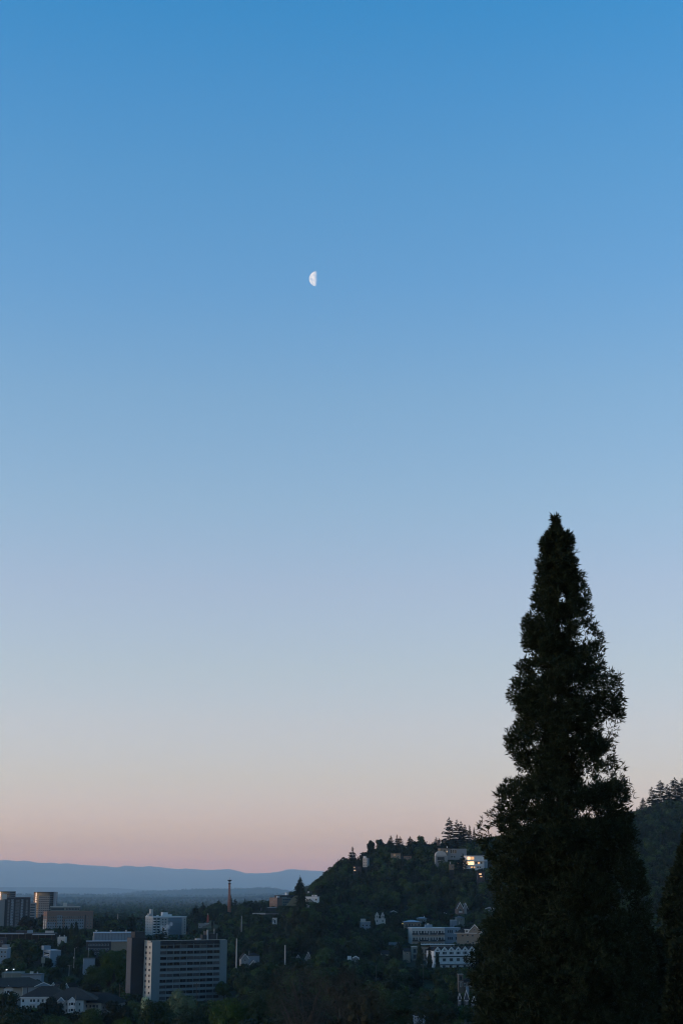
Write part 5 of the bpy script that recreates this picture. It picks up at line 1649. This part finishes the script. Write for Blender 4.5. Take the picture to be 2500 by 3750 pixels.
for i in order:
    if vis[i] < 3: break
    if keep[i][0] == 'b' and nb < 285: ind.add(int(i)); nb += 1
    elif keep[i][0] == 'c' and nc < 150: ind.add(int(i)); nc += 1
print('kept', len(keep), 'individual', nb, nc)
RG = [(1180, 'hillside', 'on the wooded hillside'), (0, 'valley', 'in the dark valley wood')]


def bright_zone(px, py):
    z = 0
    for (a, b, t, q, s) in ((330, 475, 3470, 3640, .35), (1030, 1260, 3320, 3400, .3), (200, 300, 3440, 3500, .25), (1480, 1700, 3220, 3300, .15)):
        if a < px < b and t < py < q: z = max(z, s)
    return z


for i in sorted(ind):
    k, x, y, g, h, px, pt, pb, hw = keep[i]
    hill = px > 1100
    if k == 'b':
        rad = h * rr_.uniform(.46, .6)
        o = link('broadleaf_tree', PB[rr_.randrange(9)], None, (x, y, g + h * .12), (0, 0, rr_.random() * 6.28), (rad, rad * rr_.uniform(.85, 1.15), h * .88 / 1.9))
        if hill: tag(o, 'dark green round-crowned broadleaf tree in the wood covering the hillside', 'tree', 'broadleaf trees of the hillside wood')
        else: tag(o, 'dark green round-crowned broadleaf tree in the wooded valley floor', 'tree', 'broadleaf trees of the valley')
    else:
        s = h * rr_.uniform(.8, 1.3)
        o = link('conifer_tree', PC[rr_.randrange(7)], None, (x, y, g), (0, 0, rr_.random() * 6.28), (s, s, h))
        if hill: tag(o, 'small dark pointed conifer among the broadleaf trees of the hillside wood', 'conifer', 'conifers of the hillside wood')
        else: tag(o, 'small dark pointed conifer among the valley trees', 'conifer', 'conifers of the valley')

# ---- the rest of the wood as merged masses
def low_broad(seed):
    L, P, D = crown_points(seed, 7, 260, ['round', 'spread'][seed % 2])
    r = np.random.default_rng(seed)
    v, f = leaf_quads(P, D, np.full(len(P), .24), r)
    V = [v]; T = [np.stack([f[:, [0, 1, 2]], f[:, [0, 2, 3]]], 1).reshape(-1, 3)]; b = len(v)
    for l in L[-3:]:
        V.append(ICV * l[3] * .95 + l[:3]); T.append(ICF + b); b += len(ICV)
    return np.concatenate(V), np.concatenate(T)


def low_conif(seed):
    v, f, mi = conifer_mesh(seed, 12, 6, wide=.2, twig=1)
    v = np.array(v); t = []
    for q in f:
        if len(q) == 4: t += [(q[0], q[1], q[2]), (q[0], q[2], q[3])]
    return v, np.array(t)


def tiny_conif(seed):
    v, f, mi = conifer_mesh(seed, 7, 4, wide=.2, twig=0)
    v = np.array(v); t = []
    for q in f:
        if len(q) == 4: t += [(q[0], q[1], q[2]), (q[0], q[2], q[3])]
    return v, np.array(t)


def tiny_broad(seed):
    r = np.random.default_rng(seed)
    v = np.concatenate([ICV * (1 + .25 * r.normal(size=len(ICV)))[:, None] * np.array([.55, .55, .6]) + np.array([r.uniform(-.4, .4), r.uniform(-.4, .4), r.uniform(.5, 1.2)]) for _ in range(2)])
    return v, np.concatenate([ICF, ICF + len(ICV)])


def merged(name, items, protos, matl, label):
    Vs, Fs, Ts = [], [], []; b = 0
    r = random.Random(3)
    for (x, y, z, sx, sz) in items:
        v, f = protos[r.randrange(len(protos))]
        a = r.random() * 6.28; ca, sa = math.cos(a), math.sin(a)
        w = np.empty_like(v)
        w[:, 0] = (v[:, 0] * ca - v[:, 1] * sa) * sx + x; w[:, 1] = (v[:, 0] * sa + v[:, 1] * ca) * sx + y; w[:, 2] = v[:, 2] * sz + z
        Vs.append(w); Fs.append(f + b); Ts.append(np.full(len(v), r.random())); b += len(v)
    o = link(name, mesh_from(name, np.concatenate(Vs), np.concatenate(Fs), [matl], tint=np.concatenate(Ts)))
    tag(o, label, 'trees', kind='stuff')
    return o


rest = [keep[i] for i in range(len(keep)) if i not in ind]
LB = [low_broad(900 + i) for i in range(6)]; LC = [low_conif(950 + i) for i in range(5)]
TB = [tiny_broad(970 + i) for i in range(6)]; TCn = [tiny_conif(980 + i) for i in range(5)]
for (p0, p1, nm) in ((-999, 1100, 'valley'), (1100, 9999, 'hillside')):
    sel = [c for c in rest if p0 <= c[5] < p1]
    merged('wood', [(c[1], c[2], c[3] + c[4] * .1, max(c[4] * rr_.uniform(.48, .62), 2.4), c[4] * .9 / 1.9) for c in sel if c[0] == 'b'], LB, L_BROAD_T, f'mass of smaller broadleaf trees filling the {nm} wood')
    merged('conifer_wood', [(c[1], c[2], c[3], c[4] * rr_.uniform(.8, 1.2), c[4]) for c in sel if c[0] == 'c'], LC, L_CONIF_T, f'mass of smaller conifers filling the {nm} wood')
# far forest on the blue ridges
far = []
n = 0
while n < 15000:
    y = rr_.choice([rr_.gauss(16700, 900), rr_.choice([rr_.gauss(22800, 900), rr_.gauss(29700, 1000)]), rr_.uniform(2600, 19000), rr_.uniform(2600, 9000), rr_.uniform(2600, 5500)])
    px = rr_.uniform(-500, 1400)
    if y < 2500: continue
    far.append(((px - 1250) / 5770 * y, y)); n += 1
fa = np.array(far); fz = HH(fa[:, 0], fa[:, 1])
it_b, it_c = [], []
for (x, y), z in zip(far, fz):
    s = rr_.uniform(13, 24) * (1 if y < 15000 else 1.35)
    if rr_.random() < .5: it_c.append((x, y, z, s * 1.3, s))
    else: it_b.append((x, y, z - 2, s * .55, s * .5))
merged('far_forest', it_b, TB, L_BROAD_T, 'far broadleaf forest on the hazy blue ridges')
merged('far_conifer_forest', it_c, TCn, L_CONIF_T, 'far conifer forest with spiky tops on the hazy blue ridges')


# ---- foreground trees, each with trunk, limbs and crown
def foreground_tree(label, px, top, hw, Y, matl, seed, nleaf=14000, size=.30, nl=34, depth=None, bark=BARK, shape='round', core=.52, twigs=0, nlimb=12, cat='tree', name='broadleaf_tree', under=14):
    p = at(px, top, Y); g = min(H(p.x, p.y), p.z - 4)
    rad = hw * mpp(Y); ch = min(p.z - g - .5, max(rad * 2.1, under)); z0 = p.z - ch
    o = link(name, None, None, (p.x, p.y, g)); tag(o, label, cat)
    L, P, D = crown_points(seed, nl, nleaf, shape)
    nleaf = int(nleaf * 1.5)
    L, P, D = crown_points(seed, nl, nleaf, shape)
    inn = np.random.default_rng(seed + 5).random(len(P)) < .3
    P = P - D * (np.where(inn, .12, 0))[:, None]
    r = np.random.default_rng(seed)
    sc = np.array([rad, rad, ch / 1.98])
    v, f = leaf_quads(P * sc, D, np.full(len(P), size), r, jitter=1.1)
    V = [v]; Fq = [tuple(x) for x in f]
    b = len(v)
    for l in L:
        if core <= 0: break
        jit = 1 + .15 * r.normal(size=len(ICV))
        V.append((ICV * jit[:, None] * l[3] * core + l[:3]) * sc); Fq += [tuple(int(b + i) for i in t) for t in ICF]; b += len(ICV)
    V = np.concatenate(V) + np.array([0, 0, z0 - g])
    link('crown', mesh_from('crown', V, Fq, [matl]), o)
    tz = z0 - g
    tv, tf = tube([(0, 0, -.5), (rad * .03, 0, tz * .6), (0, rad * .03, tz + ch * .45)], [rad * .085 + .1, rad * .06 + .06, rad * .03], 8)
    tk = link('trunk', mesh_from('trunk', tv, tf, [bark], smooth=True), o)
    for k in range(min(nlimb, len(L))):
        l = L[k]; e = Vector((l[0] * rad, l[1] * rad, tz + l[2] * ch / 1.98))
        s0 = Vector((0, 0, tz + max(0, l[2] - .9) * ch / 2))
        mid = s0.lerp(e, .5) + Vector((0, 0, -.05 * ch))
        tv, tf = tube([s0, mid, e], [rad * .035, rad * .024, rad * .01], 6)
        link('limb', mesh_from('limb', tv, tf, [bark], smooth=True), tk)
    if twigs:
        m = M(); rw = random.Random(seed)
        for k in range(twigs):
            l = L[rw.randrange(len(L))]
            c = Vector((l[0] * rad, l[1] * rad, tz + l[2] * ch / 1.98))
            c += Vector((rw.gauss(0, 1), rw.gauss(0, 1), rw.gauss(0, .8))).normalized() * l[3] * rad * rw.random() ** .4
            d = Vector((rw.gauss(0, 1), rw.gauss(0, 1), rw.gauss(.9, .7))).normalized() * rw.uniform(.5, 1.5)
            m.cyl(c - d * .5, c + d * .5, .035, .01, 3)
        m.build('twigs', bark, o, kind='stuff')
    return o


foreground_tree('bright green round tree at the bottom edge left of centre', 838, 3652, 105, 520, L_GREEN, 41, 16000, .36)
foreground_tree('dark green tree behind the bright round tree at the bottom', 930, 3628, 85, 640, L_BROAD, 42, 9000, .45)
foreground_tree('large brown budding tree with bare spreading limbs in the bottom centre', 1120, 3520, 150, 420, L_BUD, 43, 14000, .20, 46, core=.0, bark=BARK_L, twigs=3600, nlimb=30, under=22)
foreground_tree('brown budding tree on the right shoulder of the large budding tree', 1255, 3540, 110, 440, L_BUD, 44, 11000, .20, 34, core=.25, bark=BARK_L, twigs=2400, nlimb=20, under=20)
foreground_tree('lower brown leafy tree under the dark slope, right of the budding trees', 1350, 3600, 110, 400, L_BUD, 45, 11000, .24, 34, core=.45, bark=BARK, twigs=900)
foreground_tree('white-blossomed tree in front of the slab block', 668, 3622, 60, 600, L_WHITE, 46, 9000, .32)
foreground_tree('small white-blossomed tree at the foot of the cream end wall', 535, 3646, 20, 640, L_WHITE, 47, 3000, .28, 14)
foreground_tree('dark tree at the lower left corner of the slab block', 575, 3662, 80, 580, L_BROAD, 48, 12000, .36)
foreground_tree('dark tree under the white-blossomed tree', 700, 3690, 90, 540, L_BROAD, 49, 12000, .34)
foreground_tree('fresh yellow-green treetop at the bottom edge below the slab block', 455, 3716, 75, 420, L_BRIGHT, 50, 9000, .22, 26)
foreground_tree('dark tree between the apartment wings and the slab block', 430, 3660, 75, 600, L_BROAD, 51, 11000, .36)
foreground_tree('green leafy birch-like tree left of the slab block', 415, 3482, 62, 860, L_GREEN, 52, 12000, .48, 30, under=18)
foreground_tree('second green leafy tree, lower and left of the birch-like tree', 352, 3535, 50, 850, L_BROAD, 53, 9000, .45)
foreground_tree('dark green bushy tree in the bottom left among the apartment wings', 330, 3688, 70, 560, L_BROAD, 54, 10000, .34)
foreground_tree('dark green treetop at the bottom edge far left', 80, 3690, 110, 480, L_BROAD, 55, 12000, .32)
foreground_tree('dark green treetop at the bottom edge below the balcony bays', 215, 3712, 90, 460, L_BROAD, 56, 11000, .30)
foreground_tree('fresh green bush at the bottom edge beside the giant conifer', 1650, 3722, 75, 260, L_GREEN, 57, 8000, .15, 24)
foreground_tree('dark leafy tree at the bottom right of centre', 1480, 3640, 120, 430, L_BROAD, 58, 13000, .28)
foreground_tree('open-leaved dark tree at the bottom, left of the fresh green bush', 1560, 3672, 85, 370, L_BROAD, 59, 9500, .20, core=.3)
foreground_tree('dark tree in the bottom centre left of the large budding tree', 970, 3620, 80, 520, L_BROAD, 60, 10000, .34)
foreground_tree('pale twiggy tree left behind the bright round tree', 985, 3560, 60, 700, L_BROAD, 61, 8000, .45)
foreground_tree('light green rounded tree left of the tall firs, below the long flat roof', 1100, 3330, 62, 1130, L_GREEN, 62, 9000, .6, 26)


# ---- giant sequoia and its neighbours
def spike_tufts(C, Dn, n_sp, length, width, r, spread=.75):
    """each tuft: n_sp narrow pointed sprays fanning out from C along Dn"""
    n = len(C)
    Cq = np.repeat(C, n_sp, 0); Dq = np.repeat(Dn, n_sp, 0)
    d = Dq + spread * r.normal(size=(n * n_sp, 3)); d /= np.linalg.norm(d, axis=1, keepdims=True)
    s = np.cross(d, rand_dirs(n * n_sp, r)); s /= np.linalg.norm(s, axis=1, keepdims=True) + 1e-9
    Ln = length * r.uniform(.55, 1.25, n * n_sp)[:, None]; W = width * r.uniform(.7, 1.3, n * n_sp)[:, None]
    a = Cq; t = Cq + d * Ln; m1 = Cq + d * Ln * .55 + s * W; m2 = Cq + d * Ln * .5 - s * W
    v = np.stack([a, m2, t, m1], 1).reshape(-1, 3)
    return v, np.arange(4 * n * n_sp).reshape(-1, 4)


SL = [(2031, 1881), (2022, 1906), (2017, 1925), (2004, 1939), (1982, 1960), (1959, 1995), (1968, 2030), (1944, 2067), (1960, 2098), (1944, 2140), (1941, 2190), (1936, 2230), (1919, 2252), (1901, 2286), (1906, 2310), (1908, 2355), (1920, 2398), (1937, 2406),
      (1946, 2412), (1892, 2424), (1880, 2470), (1866, 2505), (1851, 2550), (1866, 2580), (1882, 2596), (1882, 2625), (1878, 2654), (1845, 2679), (1841, 2704), (1851, 2741), (1868, 2770), (1889, 2812), (1908, 2836), (1880, 2846), (1842, 2860), (1808, 2908), (1798, 2956),
      (1762, 2984), (1748, 3015), (1736, 3056), (1746, 3099), (1778, 3130), (1789, 3168), (1793, 3210), (1789, 3252), (1808, 3290), (1812, 3319), (1788, 3343), (1755, 3386), (1745, 3430), (1735, 3468), (1703, 3501), (1698, 3525), (1712, 3563), (1720, 3600), (1730, 3635), (1736, 3673), (1722, 3706), (1703, 3760), (1690, 3900), (1690, 4300)]
SR = [(2034, 1881), (2038, 1900), (2060, 1920), (2064, 1950), (2113, 1956), (2114, 1991), (2102, 2016), (2116, 2018), (2143, 2053), (2139, 2082), (2147, 2107), (2151, 2148), (2166, 2169), (2178, 2202), (2176, 2231), (2164, 2260), (2188, 2272), (2197, 2306), (2222, 2343), (2213, 2384), (2214, 2422), (2218, 2459),
      (2272, 2476), (2278, 2513), (2282, 2546), (2294, 2580), (2286, 2621), (2268, 2658), (2261, 2687), (2259, 2724), (2256, 2753), (2267, 2788), (2286, 2812), (2295, 2865), (2333, 2888), (2343, 2917), (2319, 2955), (2310, 3008), (2338, 3046), (2348, 3094), (2353, 3156), (2357, 3209), (2381, 3276), (2388, 3330),
      (2380, 3420), (2395, 3500), (2400, 3600), (2410, 3760), (2420, 3900), (2420, 4300)]


def big_conifer(name, label, left, right, Y, trunk_px, matl, seed, nbranch, ntuft, base_z, spike=(.34, .028), cloud=(.45, .95), limbs=46, cat='conifer', rho=(.30, 1.06), nsp=8, gapf=.36):
    r = np.random.default_rng(seed)
    Lp = [at(a, b, Y) for a, b in left]; Rp = [at(a, b, Y) for a, b in right]
    zl = np.array([p.z for p in Lp])[::-1]; xl = np.array([p.x for p in Lp])[::-1]
    zr = np.array([p.z for p in Rp])[::-1]; xr = np.array([p.x for p in Rp])[::-1]
    ztop = max(zl.max(), zr.max())
    tb, tt = at(*trunk_px[0], Y), at(*trunk_px[1], Y)
    def xc(z): return tb.x + (tt.x - tb.x) * (z - tb.z) / (tt.z - tb.z)
    o = link(name, None, None, (xc(base_z), Y, base_z)); tag(o, label, cat)
    ox = np.array([xc(base_z), Y, base_z])

    def radius(z, phi):
        c = np.cos(phi)
        rl = np.maximum(xc(z) - np.interp(z, zl, xl), .15); rrr = np.maximum(np.interp(z, zr, xr) - xc(z), .15)
        side = np.where(c > 0, rrr, rl); mean = (rl + rrr) / 2
        w_ = 1 - (1 - c * c) ** 2
        return side * w_ + mean * (1 - w_)
    # branch clouds
    zz0 = base_z + 3
    zc0 = zz0 + (ztop - .4 - zz0) * r.random(nbranch * 6)
    rz = radius(zc0, np.full(len(zc0), math.pi / 2)); pz_ = (rz + 1.0) ** 1.2; pz_ /= pz_.sum()
    zs = zc0[r.choice(len(zc0), nbranch, p=pz_)]
    # keep more of them where the tree is wide
    phi = r.uniform(0, 2 * math.pi, nbranch)
    rho_ = rho[0] + (rho[1] - rho[0]) * r.random(nbranch) ** .6
    R0 = radius(zs, phi)
    cl = cloud[0] + (cloud[1] - cloud[0]) * r.random(nbranch) * np.clip(R0 / 2.5, .35, 1.15)
    cl = np.minimum(cl, np.maximum(R0 * .6, .25))
    rad = np.maximum(R0 * rho_ - cl * .5, 0.02)
    C = np.stack([xc(zs) + rad * np.cos(phi), Y + rad * np.sin(phi), zs], 1)
    # a core of foliage round the leader and trunk
    nc_ = nbranch // 5
    zc_ = np.concatenate([ztop - .3 - r.random(nc_ // 3) * 4.5, zz0 + (ztop - zz0) * r.random(nc_ - nc_ // 3)])
    pc_ = r.uniform(0, 2 * math.pi, nc_); q_ = radius(zc_, pc_) * r.random(nc_) * .3
    C = np.concatenate([C, np.stack([xc(zc_) + q_ * np.cos(pc_), Y + q_ * np.sin(pc_), zc_], 1)])
    cl = np.concatenate([cl, np.clip(radius(zc_, pc_) * .5, .2, .8)]); nbranch = len(cl)
    w = (cl ** 1.7); w /= w.sum()
    idx = r.choice(nbranch, ntuft, p=w)
    dirs = rand_dirs(ntuft, r)
    u = r.random(ntuft) ** .45
    P = C[idx] + dirs * (cl[idx] * u)[:, None] * np.array([1, 1, .8])
    # stay inside the outline
    dx, dy = P[:, 0] - xc(P[:, 2]), P[:, 1] - Y
    ph = np.arctan2(dy, dx); rr2 = np.hypot(dx, dy); lim = radius(P[:, 2], ph) - spike[0] * np.where(P[:, 2] > ztop - 3, .75, np.where(P[:, 2] > ztop - 7, .45, .30))
    ok = (rr2 < np.maximum(lim, .12)) & (P[:, 2] < ztop - .15)
    # open gaps in the inner crown
    gap = fbm(P[:, 0] / .40, P[:, 2] / .55, 2, 7) + .25 * fbm(P[:, 0] / 1.3, P[:, 2] / 1.6, 2, 17) + .35 * fbm(P[:, 1] / 1.2, P[:, 2] / 1.4, 2, 9)
    inner = np.abs(dx) < np.maximum(radius(P[:, 2], np.where(dx > 0, 0, math.pi)) * .80, .3)
    ok &= ~(inner & (gap > gapf + np.where(P[:, 2] < 66, .25, 0)))
    P = P[ok]; dirs = dirs[ok]; ph = ph[ok]
    out = np.stack([np.cos(ph), np.sin(ph), np.full(len(ph), .85)], 1) + .6 * dirs
    out /= np.linalg.norm(out, axis=1, keepdims=True)
    v, f = spike_tufts(P - ox, out, nsp, spike[0], spike[1], r)
    # leader shoots at the very top
    T = np.stack([np.full(14, xc(ztop)), np.full(14, Y), ztop - .15 - r.random(14) * 1.0], 1) - ox + r.normal(size=(14, 3)) * .07
    v2, f2 = spike_tufts(T, np.tile([0, 0, 1.0], (14, 1)), 5, spike[0] * .8, spike[1], r, .35)
    v = np.concatenate([v, v2]); f = np.concatenate([f, f2 + len(v) - len(v2)])
    cr = link('crown', mesh_from('crown', v, f, [matl]), o)
    # trunk
    hz = [base_z - 1] + [base_z + (ztop - base_z) * q for q in (.1, .3, .6, .86, .95)]
    sc_ = (ztop - base_z) / 40
    tv, tf = tube([(xc(z) - ox[0], 0, z - base_z) for z in hz], [q * sc_ for q in (.85, .62, .48, .30, .08, .02)], 12)
    tk = link('trunk', mesh_from('trunk', tv, tf, [BARK], smooth=True), o)
    od = np.argsort(-cl[:nbranch * 5 // 6])[:limbs]
    for i in od:
        e = Vector(C[i] - ox); zb = e.z - .25 * math.hypot(e.x, e.y) - .3
        s0 = Vector((xc(zb + base_z) - ox[0], 0, max(zb, .5))); mid = s0.lerp(e, .55) + Vector((0, 0, -.35))
        tv, tf = tube([s0, mid, e], [.085, .05, .02], 6)
        link('limb', mesh_from('limb', tv, tf, [BARK], smooth=True), tk)
    return o


SEQY = 80
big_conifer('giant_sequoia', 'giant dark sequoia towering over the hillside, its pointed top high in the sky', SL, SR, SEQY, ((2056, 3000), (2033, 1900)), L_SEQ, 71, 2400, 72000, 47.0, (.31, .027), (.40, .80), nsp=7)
CL = [(2512, 3025), (2490, 3070), (2470, 3130), (2452, 3180), (2436, 3230), (2415, 3290), (2408, 3350), (2400, 3420), (2392, 3500), (2385, 3600), (2380, 3800), (2375, 4300)]
CR_ = [(2516, 3025), (2540, 3070), (2562, 3130), (2590, 3230), (2615, 3350), (2640, 3500), (2660, 3700), (2670, 4300)]
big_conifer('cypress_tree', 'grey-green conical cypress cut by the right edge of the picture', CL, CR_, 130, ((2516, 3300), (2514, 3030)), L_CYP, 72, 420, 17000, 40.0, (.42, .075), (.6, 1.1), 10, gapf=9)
CL2 = [(2345, 3300), (2330, 3360), (2300, 3420), (2280, 3500), (2260, 3600), (2240, 3700), (2230, 3900), (2225, 4300)]
CR2 = [(2352, 3300), (2380, 3360), (2410, 3420), (2440, 3500), (2465, 3600), (2485, 3700), (2500, 3900), (2505, 4300)]
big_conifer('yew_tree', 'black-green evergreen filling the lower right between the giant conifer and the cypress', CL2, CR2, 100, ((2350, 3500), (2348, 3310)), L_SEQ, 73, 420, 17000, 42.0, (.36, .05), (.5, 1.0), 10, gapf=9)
CL3 = [(2478, 3440), (2455, 3500), (2430, 3560), (2420, 3700), (2410, 4300)]
CR3 = [(2482, 3440), (2520, 3500), (2560, 3600), (2580, 3700), (2590, 4300)]
big_conifer('yew_tree', 'low dark evergreen in the bottom right corner under the cypress', CL3, CR3, 92, ((2482, 3600), (2480, 3450)), L_SEQ, 74, 300, 12000, 43.0, (.34, .05), (.5, .9), 6, gapf=9)

# ================================================================== MOON, STEAM, HAZE
MD = 250000.0
mp = at(1159.0, 1021.0, MD)
dist = (mp - Vector((0, 0, CAM_Z))).length
mr_ = dist * (27.2 / F) * math.cos(math.atan(860 / F)) * 1.0
import bmesh
bm = bmesh.new(); bmesh.ops.create_uvsphere(bm, u_segments=96, v_segments=48, radius=mr_)
for f_ in bm.faces: f_.smooth = True
me = bpy.data.meshes.new('moon'); bm.to_mesh(me); bm.free()
mm = bpy.data.materials.new('moon_painted_phase'); mm.use_nodes = True
n = mm.node_tree; n.nodes.clear()
om = n.nodes.new('ShaderNodeOutputMaterial'); em = n.nodes.new('ShaderNodeEmission'); tr = n.nodes.new('ShaderNodeBsdfTransparent'); ad = n.nodes.new('ShaderNodeAddShader')
ge = n.nodes.new('ShaderNodeNewGeometry'); dt = n.nodes.new('ShaderNodeVectorMath'); dt.operation = 'DOT_PRODUCT'
view = (mp - Vector((0, 0, CAM_Z))).normalized()
side = Vector((-1, 0, 0)); side = (side - view * side.dot(view)).normalized()
upv = view.cross(side) * -1
if upv.z < 0: upv = -upv
sdm = (side * 1.0 + upv * .03 - view * .08).normalized()      # sunlight on the left half painted as emission along this fixed direction
dt.inputs[1].default_value = sdm
n.links.new(ge.outputs['Normal'], dt.inputs[0])
mrn = n.nodes.new('ShaderNodeMapRange'); mrn.inputs[1].default_value = -.01; mrn.inputs[2].default_value = .34; mrn.inputs[3].default_value = 0; mrn.inputs[4].default_value = 1
n.links.new(dt.outputs['Value'], mrn.inputs[0])
tcn = n.nodes.new('ShaderNodeTexCoord'); no = n.nodes.new('ShaderNodeTexNoise'); no.inputs['Scale'].default_value = 2.4 / mr_; no.inputs['Detail'].default_value = 5
n.links.new(tcn.outputs['Object'], no.inputs[0])
mr2 = n.nodes.new('ShaderNodeMapRange'); mr2.inputs[1].default_value = .35; mr2.inputs[2].default_value = .6; mr2.inputs[3].default_value = .60; mr2.inputs[4].default_value = 1.0
n.links.new(no.outputs[0], mr2.inputs[0])
m1 = n.nodes.new('ShaderNodeMath'); m1.operation = 'MULTIPLY'; n.links.new(mrn.outputs[0], m1.inputs[0]); n.links.new(mr2.outputs[0], m1.inputs[1])
bf = n.nodes.new('ShaderNodeMath'); bf.operation = 'SUBTRACT'; bf.inputs[0].default_value = 1; n.links.new(ge.outputs['Backfacing'], bf.inputs[1])
m2 = n.nodes.new('ShaderNodeMath'); m2.operation = 'MULTIPLY'; n.links.new(m1.outputs[0], m2.inputs[0]); n.links.new(bf.outputs[0], m2.inputs[1])
m3 = n.nodes.new('ShaderNodeMath'); m3.operation = 'MULTIPLY'; m3.inputs[1].default_value = 1.0 / EXP; n.links.new(m2.outputs[0], m3.inputs[0])
em.inputs['Color'].default_value = (.72, .50, .25, 1)
n.links.new(m3.outputs[0], em.inputs['Strength'])
n.links.new(em.outputs[0], ad.inputs[0]); n.links.new(tr.outputs[0], ad.inputs[1]); n.links.new(ad.outputs[0], om.inputs['Surface'])
me.materials.append(mm)
mo = link('moon', me, None, mp)
tag(mo, 'white half moon with its left side bright, high in the blue sky', 'moon')


def volume_mat(name, col, dens, aniso=0.0, noise=False):
    m = bpy.data.materials.new(name); m.use_nodes = True
    n = m.node_tree; n.nodes.clear()
    o = n.nodes.new('ShaderNodeOutputMaterial'); p = n.nodes.new('ShaderNodeVolumePrincipled')
    p.inputs['Color'].default_value = (*col, 1); p.inputs['Density'].default_value = dens; p.inputs['Anisotropy'].default_value = aniso; p.inputs['Absorption Color'].default_value = (1, 1, 1, 1)
    n.links.new(p.outputs[0], o.inputs['Volume'])
    if noise:
        t = n.nodes.new('ShaderNodeTexCoord'); no = n.nodes.new('ShaderNodeTexNoise'); no.inputs['Scale'].default_value = .45; no.inputs['Detail'].default_value = 4
        n.links.new(t.outputs['Object'], no.inputs[0])
        mr = n.nodes.new('ShaderNodeMapRange'); mr.inputs[1].default_value = .42; mr.inputs[2].default_value = .7; mr.inputs[3].default_value = 0; mr.inputs[4].default_value = dens
        n.links.new(no.outputs[0], mr.inputs[0]); n.links.new(mr.outputs[0], p.inputs['Density'])
    return m


HAZE = True
HAZE_COL = (.52, .80, 1.0)
HAZE_DEN = 2.6e-5
if HAZE:
    m = M(); m.box(-88000, 88000, -290, 101500, float(Z_.min()) - 1.0, max(float(Z_.max()), CAM_Z) + 25)
    hz = m.build('haze', volume_mat('hazy_air', HAZE_COL, HAZE_DEN))
    tag(hz, kind='stuff', label='blue morning haze filling the valley')
# steam plume in front of the white apartment block
m = M()
pp = at(604, 3440, 1180)
rs = random.Random(5)
for i, (dx, dz, r_) in enumerate(((0, 0, 1.9), (.4, 2.2, 2.3), (.6, 4.4, 2.7), (-.2, 6.8, 3.2), (-1.8, 8.6, 2.6), (1.8, 9.0, 2.6), (3.8, 11.0, 2.3))):
    b = len(m.v); m.add([(pp.x + dx + v[0] * r_ * .95, pp.y + v[1] * r_, pp.z + dz + v[2] * r_) for v in ICV], [tuple(int(q) for q in f_) for f_ in ICF])
st = m.build('steam', volume_mat('rising_steam', (.9, .95, 1), .22, 0, True))
tag(st, 'white-blue steam plume rising in front of the white apartment block', kind='stuff')
print('objects', len(bpy.data.objects), 'tris', sum(len(m_.polygons) for m_ in bpy.data.meshes))
